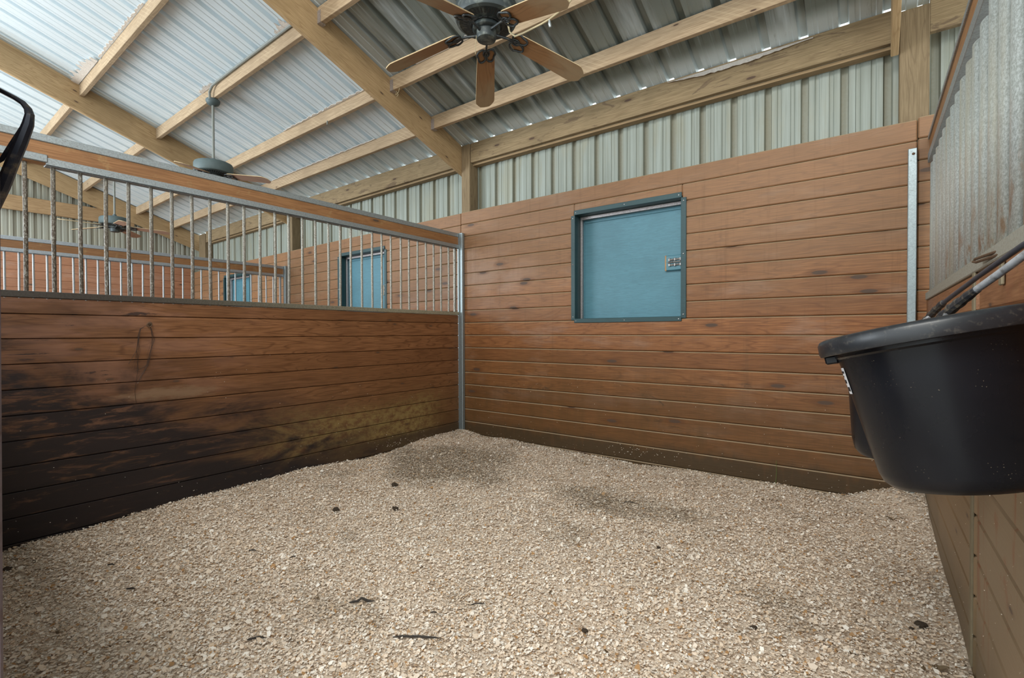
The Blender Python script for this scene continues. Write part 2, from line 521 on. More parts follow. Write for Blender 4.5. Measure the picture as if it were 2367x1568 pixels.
M['tub'] = rubber('black_rubber_tub')
M['tub_rim'] = plain('dusty_black_rim', (0.016, 0.018, 0.022), 0.36, 0, 0.5, 40, dirt=(0.055, 0.052, 0.048), dirt_amt=0.3, dirt_scale=90)
M['rod_black'] = plain('black_coated_rod', (0.055, 0.065, 0.085), 0.4, 0.3, 0.4, 60)
M['rod_white'] = plain('worn_grey_rod', (0.42, 0.43, 0.45), 0.45, 0.3, 0.4, 60, dirt=(0.14, 0.12, 0.10), dirt_amt=0.6, dirt_scale=50)
M['tape'] = plain('black_tape_wrap', (0.022, 0.022, 0.026), 0.6, 0, 0.6, 120, dirt=(0.16, 0.13, 0.09), dirt_amt=0.6, dirt_scale=80)
M['rust'] = plain('rusty_iron', (0.12, 0.07, 0.04), 0.75, 0.3, 0.5, 70)
M['hair'] = plain('horse_hair', (0.035, 0.020, 0.014), 0.6)
M['sticker'] = plain('white_sticker', (0.75, 0.75, 0.78), 0.5, 0, 0.05)
M['ink'] = plain('black_ink', (0.015, 0.015, 0.02), 0.5)
M['door_edge'] = plain('dusty_purple_brown_steel', (0.135, 0.105, 0.115), 0.6, 0.2, 0.3, 50, dirt=(0.07, 0.04, 0.035), dirt_amt=0.5, dirt_scale=12)
M['bracket'] = plain('black_steel_bracket', (0.020, 0.022, 0.032), 0.35, 0.4, 0.5, 40, dirt=(0.10, 0.08, 0.06), dirt_amt=0.4, dirt_scale=40)
M['cable'] = plain('old_cable', (0.50, 0.42, 0.26), 0.8, 0, 0.2, 60)
M['conduit'] = plain('grey_conduit', (0.20, 0.21, 0.19), 0.6, 0, 0.15, 20)
M['insulation'] = plain('shredded_paper_fibre', (0.60, 0.54, 0.48), 0.95, 0, 0.35, 90, bump=0.6)
M['clod'] = plain('dark_manure', (0.045, 0.030, 0.018), 0.95, 0, 0.5, 120, bump=0.8)
M['twig'] = plain('dark_twig', (0.045, 0.038, 0.032), 0.9, 0, 0.4, 90)
M['leaf'] = plain('dry_leaf', (0.16, 0.11, 0.06), 0.8, 0, 0.4, 60)
M['green'] = plain('green_stem', (0.13, 0.20, 0.05), 0.7)
M['concrete'] = plain('aisle_concrete', (0.45, 0.42, 0.38), 0.9, 0, 0.15, 3, bump=0.2)
M['earth'] = plain('packed_earth', (0.20, 0.15, 0.10), 0.95, 0, 0.3, 8)


def flake_mat(base=False):
    n = Nd('shavings_base' if base else 'wood_shavings')
    P = n.pos()
    t = n.noise(P, 170, 3, 0.7) if base else n.attr('tone')
    c = n.mix(n.step(t, 0.0, 0.42), (0.60, 0.42, 0.26), (0.80, 0.66, 0.52))
    c = n.mix(n.step(t, 0.45, 0.95), c, (0.93, 0.87, 0.78))
    if not base:
        c = n.mix(n.step(t, 0.17, 0.11), c, (0.42, 0.235, 0.10))
        c = n.mix(n.step(t, 0.035, 0.02), c, (0.10, 0.065, 0.035))
    x, y, z = n.xyz()
    # damp, soiled areas in the bedding near the far corner
    w = n.noise(n.vmul(P, (1.1, 1.5, 1)), 1.0, 4, 0.6)
    dx = n.math('SUBTRACT', x, 0.75)
    dy = n.math('SUBTRACT', y, -0.85)
    d = n.math('ADD', n.math('MULTIPLY', dx, dx), n.math('MULTIPLY', n.math('MULTIPLY', dy, dy), 1.1))
    d = n.math('ADD', d, n.math('MULTIPLY', n.math('SUBTRACT', w, 0.5), 2.2))
    s1 = n.step(d, 0.75, 0.05)
    dx = n.math('SUBTRACT', x, 2.25)
    dy = n.math('SUBTRACT', y, -0.95)
    d = n.math('ADD', n.math('MULTIPLY', dx, dx), n.math('MULTIPLY', n.math('MULTIPLY', dy, dy), 3.0))
    d = n.math('ADD', d, n.math('MULTIPLY', n.math('SUBTRACT', w, 0.5), 1.0))
    s2 = n.step(d, 0.32, 0.0)
    s3 = n.math('MULTIPLY', n.step(n.noise(n.vmul(P, (1.7, 2.3, 1)), 1.0, 5, 0.65), 0.55, 0.68), 0.5)
    s = n.math('MAXIMUM', n.math('MAXIMUM', s1, s2), s3)
    sp = n.noise(P, 60, 4, 0.7)
    c = n.mix(n.math('MULTIPLY', s, n.step(sp, 0.28, 0.72)), c, (0.20, 0.14, 0.075))
    if base:
        n.bump(n.noise(P, 120, 4, 0.7), 0.9, 0.01)
    return n.out(c, 0.75, 0, 0.3)


M['flake'] = flake_mat()
M['flake_base'] = flake_mat(True)


# ------------------------------------------------------------------ mesh helpers
SLOPE = 0.345


def fit_shear(x):
    """shear lowering the left bays so their heights line up in the camera view"""
    return 0.012 * x if x < 0 else 0.0


class MB:
    def __init__(s):
        s.bm = bmesh.new()
        s.lay = s.bm.verts.layers.float.new('tone')
        s.tone = 0.0

    def _t(s, vs):
        for v in vs:
            v[s.lay] = s.tone

    def box(s, x0, x1, y0, y1, z0, z1, bev=0.0, tone=None):
        if tone is not None:
            s.tone = tone
        vs = [s.bm.verts.new((x, y, z)) for x in (x0, x1) for y in (y0, y1) for z in (z0, z1)]
        s._t(vs)
        f = [(0, 1, 3, 2), (4, 6, 7, 5), (0, 4, 5, 1), (2, 3, 7, 6), (0, 2, 6, 4), (1, 5, 7, 3)]
        fs = [s.bm.faces.new([vs[i] for i in q]) for q in f]
        if bev > 0:
            es = list({e for q in fs for e in q.edges})
            r = bmesh.ops.bevel(s.bm, geom=es, offset=bev, segments=1, affect='EDGES', clamp_overlap=True)
            s._t(r['verts'])
        return s

    def hexa(s, pts, bev=0.0, tone=None):
        """8 points ordered like box(): x-major, then y, then z"""
        if tone is not None:
            s.tone = tone
        vs = [s.bm.verts.new(p) for p in pts]
        s._t(vs)
        f = [(0, 1, 3, 2), (4, 6, 7, 5), (0, 4, 5, 1), (2, 3, 7, 6), (0, 2, 6, 4), (1, 5, 7, 3)]
        fs = [s.bm.faces.new([vs[i] for i in q]) for q in f]
        if bev > 0:
            es = list({e for q in fs for e in q.edges})
            r = bmesh.ops.bevel(s.bm, geom=es, offset=bev, segments=1, affect='EDGES', clamp_overlap=True)
            s._t(r['verts'])
        return s

    def tube(s, pts, r, seg=8, closed=False, cap=True, flat=1.0, wob=0.0):
        pts = [Vector(p) for p in pts]
        n = len(pts)
        rs = r if isinstance(r, (list, tuple)) else [r] * n
        rings = []
        up = None
        for i, p in enumerate(pts):
            if closed:
                d = pts[(i + 1) % n] - pts[i - 1]
            else:
                d = pts[min(i + 1, n - 1)] - pts[max(i - 1, 0)]
            if d.length < 1e-9:
                d = Vector((0, 0, 1))
            d.normalize()
            if up is None:
                up = Vector((0, 0, 1)) if abs(d.z) < 0.9 else Vector((1, 0, 0))
            a = (up - d * up.dot(d)).normalized()
            b = d.cross(a)
            up = a
            k = rs[i] * (1 + wob * rnd.uniform(-1, 1))
            ring = [s.bm.verts.new(p + a * (math.cos(2 * math.pi * j / seg) * k) + b * (math.sin(2 * math.pi * j / seg) * k * flat)) for j in range(seg)]
            s._t(ring)
            rings.append(ring)
        m = n if closed else n - 1
        for i in range(m):
            A, B = rings[i], rings[(i + 1) % n]
            for j in range(seg):
                s.bm.faces.new((A[j], A[(j + 1) % seg], B[(j + 1) % seg], B[j]))
        if cap and not closed:
            s.bm.faces.new(rings[0][::-1])
            s.bm.faces.new(rings[-1])
        return s

    def lathe(s, prof, mat=None, seg=32):
        """profile of (r, z); mat maps local to world"""
        mat = mat or Matrix.Identity(4)
        rings = []
        for r, z in prof:
            if r < 1e-6:
                rings.append([s.bm.verts.new(mat @ Vector((0, 0, z)))])
            else:
                rings.append([s.bm.verts.new(mat @ Vector((r * math.cos(2 * math.pi * j / seg), r * math.sin(2 * math.pi * j / seg), z))) for j in range(seg)])
            s._t(rings[-1])
        for A, B in zip(rings[:-1], rings[1:]):
            for j in range(seg):
                k = (j + 1) % seg
                if len(A) == 1 and len(B) == 1:
                    continue
                if len(A) == 1:
                    s.bm.faces.new((A[0], B[j], B[k]))
                elif len(B) == 1:
                    s.bm.faces.new((A[j], B[0], A[k]))
                else:
                    s.bm.faces.new((A[j], B[j], B[k], A[k]))
        return s

    def plate(s, outline, z0, z1, mat=None):
        mat = mat or Matrix.Identity(4)
        a = [s.bm.verts.new(mat @ Vector((x, y, z0))) for x, y in outline]
        b = [s.bm.verts.new(mat @ Vector((x, y, z1))) for x, y in outline]
        s._t(a)
        s._t(b)
        s.bm.faces.new(a[::-1])
        s.bm.faces.new(b)
        n = len(a)
        for i in range(n):
            s.bm.faces.new((a[i], a[(i + 1) % n], b[(i + 1) % n], b[i]))
        return s

    def quad(s, pts, tone=None):
        if tone is not None:
            s.tone = tone
        v = [s.bm.verts.new(p) for p in pts]
        s._t(v)
        s.bm.faces.new(v)
        return s

    def build(s, name, mat, parent=None, smooth=False, shear=False, origin=None, autos=True):
        bm = s.bm
        bmesh.ops.recalc_face_normals(bm, faces=bm.faces)
        if shear:
            for v in bm.verts:
                v.co.z += fit_shear(v.co.x)
        if parent is not None:
            o0 = wloc(parent)
        elif origin is not None:
            o0 = Vector(origin)
        else:
            xs = [v.co.x for v in bm.verts]
            ys = [v.co.y for v in bm.verts]
            zs = [v.co.z for v in bm.verts]
            o0 = Vector(((min(xs) + max(xs)) / 2, (min(ys) + max(ys)) / 2, min(zs)))
        for v in bm.verts:
            v.co -= o0
        me = bpy.data.meshes.new(name)
        bm.to_mesh(me)
        bm.free()
        mats = mat if isinstance(mat, (list, tuple)) else [mat]
        for m_ in mats:
            me.materials.append(m_)
        if smooth:
            me.polygons.foreach_set('use_smooth', [True] * len(me.polygons))
            me.set_sharp_from_angle(angle=R(38))
        o = bpy.data.objects.new(name, me)
        COL.objects.link(o)
        if parent is not None:
            o.parent = parent
        else:
            o.location = o0
        return o


def wloc(o):
    v = o.location.copy()
    p = o.parent
    while p:
        v = v + p.location
        p = p.parent
    return v


def empty(name, loc):
    o = bpy.data.objects.new(name, None)
    o.empty_display_size = 0.1
    COL.objects.link(o)
    o.location = loc
    return o


def tag(o, label=None, cat=None, group=None, kind=None):
    if label:
        o['label'] = label
    if cat:
        o['category'] = cat
    if group:
        o['group'] = group
    if kind:
        o['kind'] = kind
    return o


def copy_tree(o, parent=None):
    c = o.copy()
    COL.objects.link(c)
    c.parent = parent
    for ch in list(o.children):
        copy_tree(ch, c)
    return c


def roofz(y):
    return 3.20 - SLOPE * y


# ------------------------------------------------------------------ ground and floor
mb = MB()
mb.box(-16, 18, -22, -4.6, -0.13, -0.03)
tag(mb.build('floor_aisle', M['concrete']), kind='structure')
mb = MB()
mb.box(-7.6, 5.4, -4.6, 0.30, -0.13, -0.05)
tag(mb.build('floor', M['earth']), kind='structure')

# ------------------------------------------------------------------ back wall: tongue and groove boards
PITCH = 0.1331
WINS = [(1.40, 2.375, 1.245, 2.208), (-2.262, -1.287, 1.245, 2.208), (-5.80, -4.83, 1.245, 2.208)]


def board(mb, x0, x1, z0, z1, yface, thick, tone):
    mb.box(x0, x1, yface, yface + thick, z0 + 0.0015, z1 - 0.0015, bev=0.0065, tone=tone)


mb = MB()
for (bx0, bx1, dz) in ((-7.15, -3.612, -0.006), (-3.608, -0.008, -0.004), (-0.004, 3.802, 0.0), (3.806, 5.2, 0.012)):
    for k in range(19):
        z1 = 2.436 - PITCH * k + dz
        z0 = z1 - PITCH
        if z1 < -0.05:
            continue
        tone = rnd.random()
        yj = rnd.uniform(-0.0015, 0.0015)
        segs = [(bx0, bx1, z0, z1)]
        for (wx0, wx1, wz0, wz1) in WINS:
            out = []
            for (a, b, c, d) in segs:
                if wx1 <= a or wx0 >= b or wz1 <= c or wz0 >= d:
                    out.append((a, b, c, d))
                    continue
                out.append((a, wx0, c, d))
                out.append((wx1, b, c, d))
                if d > wz1 + 0.01:
                    out.append((wx0, wx1, wz1, d))
                if c < wz0 - 0.01:
                    out.append((wx0, wx1, c, wz0))
            segs = out
        for (a, b, c, d) in segs:
            board(mb, a, b, c, d, yj, 0.030, tone)
wall_back = mb.build('wall_back', M['back_boards'], shear=True)
tag(wall_back, kind='structure')


def rib_profile(length, pitch, off, h, w0=0.018, w1=0.026, mh=0.26):
    """(u, depth, dirt) along a ribbed steel sheet"""
    pts = [(0.0, 0.0, 0.0)]
    k = math.ceil((0 - off) / pitch)
    while off + k * pitch < length - 0.08:
        c = off + k * pitch
        if c > 0.05:
            pts += [(c - w1, 0, 0.2), (c - w0, h, 1.0), (c + w0, h, 0.6), (c + w1, 0, 0.25)]
            if mh > 0:
                for q in (0.32, 0.68):
                    e = c + pitch * q
                    if e + 0.02 < length:
                        pts += [(e - 0.016, 0, 0.05), (e - 0.010, h * mh, 0.25), (e + 0.010, h * mh, 0.15), (e + 0.016, 0, 0.05)]
        k += 1
    pts.append((length, 0, 0))
    return pts


# siding above (and behind) the boards
mb = MB()
X0 = -7.25
pr = rib_profile(12.45, 0.2358, (0.36 - X0) % 0.2358, 0.026)
prev = None
for (u, d, dirt) in pr:
    a = mb.bm.verts.new((X0 + u, 0.17 + d, 0.0))
    b = mb.bm.verts.new((X0 + u, 0.17 + d, 3.10))
    a[mb.lay] = dirt
    b[mb.lay] = dirt
    if prev:
        mb.bm.faces.new((prev[0], a, b, prev[1]))
    prev = (a, b)
sd = mb.build('siding', M['siding_back'], parent=wall_back, shear=False)
for v in sd.data.vertices:
    v.co.z += fit_shear(v.co.x + wloc(wall_back).x)

# stall front behind the photographer's left shoulder, up to the doorway
mb = MB()
for k in range(10):
    z1 = 1.30 - PITCH * k
    mb.box(-3.70, 2.19, -3.84, -3.80, z1 - PITCH + 0.001, z1 - 0.001, bev=0.003, tone=rnd.random())
mb.box(-3.70, 2.19, -3.845, -3.795, 1.302, 1.345, bev=0.003)
mb.box(-3.70, 2.19, -3.845, -3.795, 2.05, 2.20, bev=0.003)
tag(mb.build('wall_front', M['far_boards'], shear=True), kind='structure')

# gable wall (far left)
mb = MB()
for k in range(19):
    z1 = 2.49 - PITCH * k
    if z1 < -0.05:
        continue
    mb.box(-7.18, -7.15, -4.6, 0.0, z1 - PITCH + 0.0008, z1 - 0.0008, bev=0.0045, tone=rnd.random())
wall_left = mb.build('wall_left', M['gable_boards'], shear=True)
tag(wall_left, kind='structure')
mb = MB()
pr = rib_profile(4.8, 0.2358, (-1.748 + 4.6) % 0.2358, 0.024)
prev = None
for (u, d, dirt) in pr:
    y = -4.6 + u
    a = mb.bm.verts.new((-7.28 - d, y, 0.0))
    b = mb.bm.verts.new((-7.28 - d, y, roofz(y) - 0.005 - 0.085))
    a[mb.lay] = dirt * 0.55
    b[mb.lay] = dirt * 0.55
    if prev:
        mb.bm.faces.new((prev[0], a, b, prev[1]))
    prev = (a, b)
mb.build('siding', M['siding_gable'], parent=wall_left)

# ------------------------------------------------------------------ roof sheets
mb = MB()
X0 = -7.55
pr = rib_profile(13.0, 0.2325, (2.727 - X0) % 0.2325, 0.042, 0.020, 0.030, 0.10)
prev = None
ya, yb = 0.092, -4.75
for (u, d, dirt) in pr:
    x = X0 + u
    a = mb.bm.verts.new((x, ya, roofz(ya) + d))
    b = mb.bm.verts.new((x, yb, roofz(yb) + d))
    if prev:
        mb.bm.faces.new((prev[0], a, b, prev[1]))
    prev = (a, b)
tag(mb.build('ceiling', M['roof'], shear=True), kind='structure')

# ------------------------------------------------------------------ timber frame
RAFT = [(-0.06, -0.02, 'long sloping rafter meeting the post in the stall corner'),
        (-3.70, -3.66, 'sloping rafter above the second barred partition'),
        (-7.14, -7.10, 'rafter running along the far siding gable, lowest in the picture'),
        (3.67, 3.71, 'short visible rafter end beside the thick right post')]
for x0, x1, lab in RAFT:
    mb = MB()
    y0, y1 = (0.03 if x0 > 1 else 0.16), -4.6
    zb = lambda y: 2.88 - SLOPE * y
    zt = lambda y: roofz(y) - 0.012
    mb.hexa([(x, y, z) for x in (x0, x1) for y, za in ((y1, 0), (y0, 0)) for z in (zb(y), zt(y))], bev=0.004, tone=rnd.random() * 0.4)
    tag(mb.build('rafter', M['timber_slope'], shear=True), lab, 'rafter', 'roof rafters')

POST = [(-0.02, 0.10, 0.03, 0.165, 'square timber post rising from the corner between the two board walls'),
        (3.715, 3.86, 0.03, 0.165, 'thick knotty timber post at the right above the stall boards'),
        (-3.655, -3.53, 0.03, 0.165, 'timber post between the middle and far stalls, seen through the bars'),
        (-6.98, -6.70, 0.03, 0.165, 'wide timber post in the far corner under the gable')]
for x0, x1, y0, y1, lab in POST:
    mb = MB()
    zt = roofz(y0) - 0.05 if x0 != POST[0][0] else roofz(y0) - 0.02
    mb.box(x0, x1, y0, y1, -0.04, zt, bev=0.004, tone=rnd.random() * 0.5)
    tag(mb.build('post', M['timber_z'], shear=True), lab, 'post', 'wall posts')

EAVE = [(0.10, 3.715, 'weathered eave beam over the near stall wall'),
        (-3.53, -0.065, 'eave beam over the middle stall wall'),
        (-6.70, -3.705, 'eave beam over the far stall wall behind the bars'),
        (3.86, 5.2, 'short stretch of eave beam right of the thick post')]
for x0, x1, lab in EAVE:
    mb = MB()
    mb.hexa([(x, y, z) for x in (x0, x1) for y in (0.045, 0.085) for z in (2.968, roofz(y) - 0.009)], bev=0.003, tone=rnd.random() * 0.5)
    tag(mb.build('eave_beam', M['eave'], shear=True), lab, 'beam', 'eave beams')
    if x0 < 3.8:
        mb = MB()
        mb.box(x0, x1, 0.085, 0.155, 2.945, 2.966, tone=0.9)
        tag(mb.build('backing_strip', M['timber_x'], shear=True), 'dark strip behind the lower edge of the ' + lab.replace('weathered ', '').replace(' behind the bars', ''), 'beam', 'strips behind the eave beams')

mb = MB()
mb.box(-7.20, -7.15, -4.6, -0.95, 3.16, 3.39, bev=0.004)
tag(mb.build('tie_beam', M['timber_y'], shear=True), 'horizontal board across the far gable below its rafter', 'beam')

PUR = {}
ordn = {0: 'lowest', 1: 'second lowest', 2: 'third', 3: 'highest'}
for bay, (x0, x1, where) in enumerate(((-0.02, 3.67, 'over the near stall'), (-3.66, -0.06, 'over the middle stall'), (-7.10, -3.70, 'over the far stall'))):
    for i, y in enumerate((-0.42, -0.94, -1.67, -2.40)):
        if bay == 0 and i == 3:
            continue
        mb = MB()
        pts = []
        th = 0.042
        for x in (x0, x1):
            for yy in (y, y + th):
                pts += [(x, yy, 3.06 - SLOPE * y - 0.004), (x, yy, roofz(yy) - 0.012)]
        mb.hexa(pts, bev=0.003, tone=rnd.random() * 0.5)
        lab = '%s purlin %s, %s' % (ordn[i], where, ('just above the eave', 'second up the slope', 'the one carrying the ceiling fan', 'nearest the ridge')[i])
        PUR[(bay, i)] = tag(mb.build('purlin', M['purlin'], shear=True), lab, 'purlin', 'roof purlins')

# ------------------------------------------------------------------ windows with teal shutters
w = empty('window_1', (1.89, 0, 1.217))
tag(w, kind='structure')
x0, x1, z0, z1 = 1.408, 2.368, 1.252, 2.200
mb = MB()
# flat trim of bent steel around the opening, mitred short at the corners
mb.box(1.370, 1.410, -0.008, 0.002, 1.240, 2.195, bev=0.002)
mb.box(2.366, 2.408, -0.008, 0.002, 1.240, 2.195, bev=0.002)
mb.box(1.402, 2.372, -0.010, 0.001, 2.198, 2.240, bev=0.002)
mb.box(1.402, 2.372, -0.010, 0.001, 1.216, 1.254, bev=0.002)
# reveal returning into the wall
mb.box(1.400, 1.408, -0.004, 0.168, 1.245, 2.205)
mb.box(2.368, 2.376, -0.004, 0.168, 1.245, 2.205)
mb.box(1.400, 2.376, -0.004, 0.168, 2.200, 2.208)
mb.box(1.400, 2.376, -0.004, 0.168, 1.245, 1.253)
mb.build('window_frame', M['teal_trim'], parent=w)
mb = MB()
mb.box(1.409, 1.428, 0.098, 0.126, 1.254, 2.198, bev=0.002)
mb.box(1.428, 2.367, 0.098, 0.126, 2.170, 2.198, bev=0.002)
tag(mb.build('stop_strip', M['galv_edge'], parent=w), 'bare galvanised strip inside the frame')
mb = MB()
mb.box(1.412, 2.364, 0.140, 0.160, 1.256, 2.188, bev=0.004)
mb.box(1.416, 1.436, 0.132, 0.142, 1.258, 2.160, bev=0.003)
mb.box(1.436, 2.362, 0.132, 0.142, 2.140, 2.160, bev=0.003)
mb.build('shutter', M['teal_panel'], parent=w)
latch = MB()
latch.box(2.205, 2.362, 0.108, 0.139, 1.640, 1.765, bev=0.006)
la = latch.build('latch_block', M['teal_panel'], parent=w)
mb = MB()
for zc in (1.728, 1.684):
    mb.tube([(2.235, 0.103, zc - 0.002), (2.335, 0.103, zc + 0.002)], 0.009, 8)
    for xx in (2.240, 2.285, 2.330):
        mb.box(xx - 0.006, xx + 0.006, 0.092, 0.106, zc - 0.012, zc + 0.012, bev=0.002)
mb.tube([(2.225, 0.100, 1.706), (2.366, 0.100, 1.708)], 0.006, 8)
mb.box(2.228, 2.342, 0.1055, 0.1085, 1.676, 1.692)
mb.box(2.228, 2.342, 0.1055, 0.1085, 1.720, 1.736)
tag(mb.build('slide_bolt', M['latch_metal'], parent=la), 'bare steel slide bolt')
mb = MB()
mb.box(2.198, 2.213, 0.107, 0.137, 1.638, 1.766, bev=0.003)
tag(mb.build('worn_edge', M['bare_wood'], parent=la), 'chewed bare wood edge')
mb = MB()
for (sx, sz) in ((1.39, 1.27), (1.39, 1.75), (1.39, 2.17), (2.387, 1.27), (2.387, 1.75), (2.387, 2.17), (1.42, 2.219), (1.89, 2.219), (2.35, 2.219), (1.42, 1.233), (1.89, 1.233), (2.35, 1.233)):
    mb.lathe([(0.0, -0.0125), (0.004, -0.0115), (0.006, -0.009), (0.006, -0.006)], Matrix.Translation((sx, 0, sz)) @ Matrix.Rotation(-math.pi / 2, 4, 'X') @ Matrix.Rotation(math.pi, 4, 'X') @ Matrix.Rotation(math.pi, 4, 'X'), 8)
mb.build('screw', M['latch_metal'], parent=w)
for i, wx in enumerate((-1.772, -5.315)):
    c = copy_tree(w)
    c.name = 'window_%d' % (i + 2)
    c.location = (wx, 0, 1.217 + fit_shear(wx))

# ------------------------------------------------------------------ barred partition between this stall and the next
FRONT = -3.79


def partition(xo, boards, railw, chan, sill, bar, bar_ys, name_label, wear=False):
    root = empty('stall_partition', (xo, -2.0, 0))
    tag(root, name_label, 'stall partition', 'barred stall partitions')
    mb = MB()
    joints = [1.318, 1.232, 1.100, 0.967, 0.834, 0.699, 0.566, 0.432, 0.298, 0.164, 0.03, -0.04]
    for a, b in zip(joints[:-1], joints[1:]):
        mb.box(xo - 0.040, xo, FRONT, -0.046, b + 0.0022, a - 0.0022, bev=0.003, tone=rnd.random())
    mb.box(xo - 0.026, xo - 0.014, FRONT, -0.048, -0.04, 1.316, tone=1.0)
    mb.build('planks', boards, parent=root)
    mb = MB()
    mb.box(xo - 0.048, xo + 0.006, FRONT, -0.046, 1.319, 1.354, bev=0.003)
    mb.build('sill_channel', sill, parent=root)
    mb = MB()
    yend = -3.29 if wear else FRONT
    mb.box(xo - 0.048, xo + 0.008, FRONT, -0.046, 2.160, 2.202, bev=0.004)      # upper channel
    mb.box(xo - 0.048, xo + 0.008, yend, -0.046, 2.036, 2.042, bev=0.001)
    mb.box(xo + 0.004, xo + 0.008, yend, -0.046, 2.036, 2.078)
    mb.box(xo - 0.048, xo - 0.044, yend, -0.046, 2.036, 2.078)
    if wear:
        mb.box(xo - 0.052, xo + 0.014, FRONT, -3.283, 2.050, 2.092, bev=0.004)   # the bent, overlapping end piece
    mb.build('rail_channel', chan, parent=root)
    mb = MB()
    mb.box(xo - 0.043, xo + 0.0035, FRONT, -0.048, 2.043, 2.161, bev=0.003, tone=0.3)
    mb.build('rail_board', railw, parent=root)
    for i, y in enumerate(bar_ys):
        mb = MB()
        r = 0.0098
        lean = rnd.uniform(-0.002, 0.002)
        if i == 0:
            mb.box(xo - 0.03, xo - 0.006, y - 0.012, y + 0.012, 1.35, 2.04, bev=0.002)
        else:
            mb.tube([(xo - 0.020, y, 1.352), (xo - 0.020 + lean, y + lean, 1.7), (xo - 0.020, y, 2.040)], r, 10, wob=0.03)
        mb.build('bar', bar, parent=root, smooth=True)
    mb = MB()
    mb.box(xo - 0.006, xo + 0.052, -0.044, -0.004, -0.04, 2.206, bev=0.004)
    mb.box(xo - 0.050, xo - 0.006, -0.006, -0.003, -0.04, 2.206)
    mb.build('end_post', M['galv_clean'], parent=root)
    return root


ys = [-0.085] + [-0.178 - 0.1105 * k for k in range(30)]
yy = [-0.085, -0.178, -0.288, -0.394, -0.502, -0.612, -0.723, -0.825, -0.944, -1.049, -1.154, -1.264, -1.375, -1.480, -1.590, -1.706, -1.817, -1.929, -2.034,
      -2.143, -2.258, -2.365, -2.478, -2.587, -2.700, -2.811, -2.924, -3.031, -3.145, -3.258, -3.369, -3.48, -3.59, -3.70]
p1 = partition(0.0, M['partition_boards'], M['rail_wood'], M['galv'], M['sill'], M['galv_bar'], yy,
               'board and bar stall partition on the left with dark dirty planks and grimy bars', wear=True)
p2 = partition(-3.66, M['far_boards'], M['rail_wood'], M['galv_far'], M['galv_far'], M['galv_bar_far'], [-0.085] + [-0.19 - 0.1085 * k for k in range(33)],
               'clean silver barred partition of the farther stall, seen through the near bars')
p2.location.z += fit_shear(-3.66)

# ------------------------------------------------------------------ right partition: boards below, corrugated sheet above
XR = 3.85
rp = empty('stall_partition', (XR, -2.0, 0))
tag(rp, 'right stall partition with tall corrugated galvanised sheet above worn boards', 'stall partition')
RF = -3.72
mb = MB()
joints = [1.318, 1.19, 1.058, 0.925, 0.792, 0.659, 0.526, 0.393, 0.26, 0.127, -0.04]
for a, b in zip(joints[:-1], joints[1:]):
    mb.box(XR, XR + 0.040, -1.735, -0.02, b + 0.0006, a - 0.0006, bev=0.007, tone=rnd.random())
    mb.box(XR + 0.002, XR + 0.042, RF, -1.764, b + 0.0006, a - 0.0006, bev=0.007, tone=rnd.random())
mb.box(XR + 0.014, XR + 0.026, RF, -0.03, -0.04, 1.316, tone=1.0)
mb.build('planks', M['right_boards'], parent=rp)
mb = MB()
mb.box(XR - 0.006, XR + 0.05, RF, -0.02, 1.318, 1.362, bev=0.003)
mb.build('sill_channel', M['sill_light'], parent=rp)
mb = MB()
n = 14
pitch = 0.145
prev = None
steps = int((abs(RF) - 0.05) / pitch * n)
for j in range(steps + 1):
    y = -0.05 - j * pitch / n
    ph = 2 * math.pi * j / n
    c = math.cos(ph)
    t = (j % n) / n
    x = XR + 0.052 - 0.046 * math.sqrt(max(0.0, 1 - (2 * t - 1) ** 2))
    a = mb.bm.verts.new((x, y, 1.352))
    b = mb.bm.verts.new((x, y, 2.118))
    if prev:
        mb.bm.faces.new((prev[0], a, b, prev[1]))
    prev = (a, b)
cs = mb.build('corrugated_sheet', M['corr'], parent=rp, smooth=True)
so = cs.modifiers.new('thickness', 'SOLIDIFY')
so.thickness = 0.0012
mb = MB()
mb.box(XR + 0.008, XR + 0.05, RF, -0.02, 2.195, 2.295, bev=0.003, tone=0.4)
mb.build('rail_board', M['rail_wood'], parent=rp)
mb = MB()
mb.box(XR, XR + 0.056, RF, -0.02, 2.290, 2.312, bev=0.002)
mb.box(XR, XR + 0.056, RF, -0.02, 2.150, 2.202, bev=0.002)
mb.build('rail_channel', M['galv'], parent=rp)
mb = MB()
mb.box(XR - 0.005, XR + 0.002, -1.722, -1.680, 0.02, 1.318, bev=0.002)
mb.box(XR - 0.007, XR, -2.140, -2.105, 1.245, 1.318, bev=0.002)
mb.build('metal_strap', M['strap'], parent=rp)

mb = MB()
mb.box(3.757, 3.800, -0.040, -0.004, -0.04, 2.250, bev=0.003)
gp = mb.build('galvanised_upright', M['galv_clean'])
tag(gp, 'pale galvanised upright screwed to the back wall beside the corrugated panel', 'post')
mb = MB()
mb.lathe([(0.0, 0.004), (0.006, 0.003), (0.008, 0.0)], Matrix.Translation((3.782, -0.041, 2.215)) @ Matrix.Rotation(math.pi / 2, 4, 'X'), 10)
mb.build('screw', M['rust'], parent=gp)

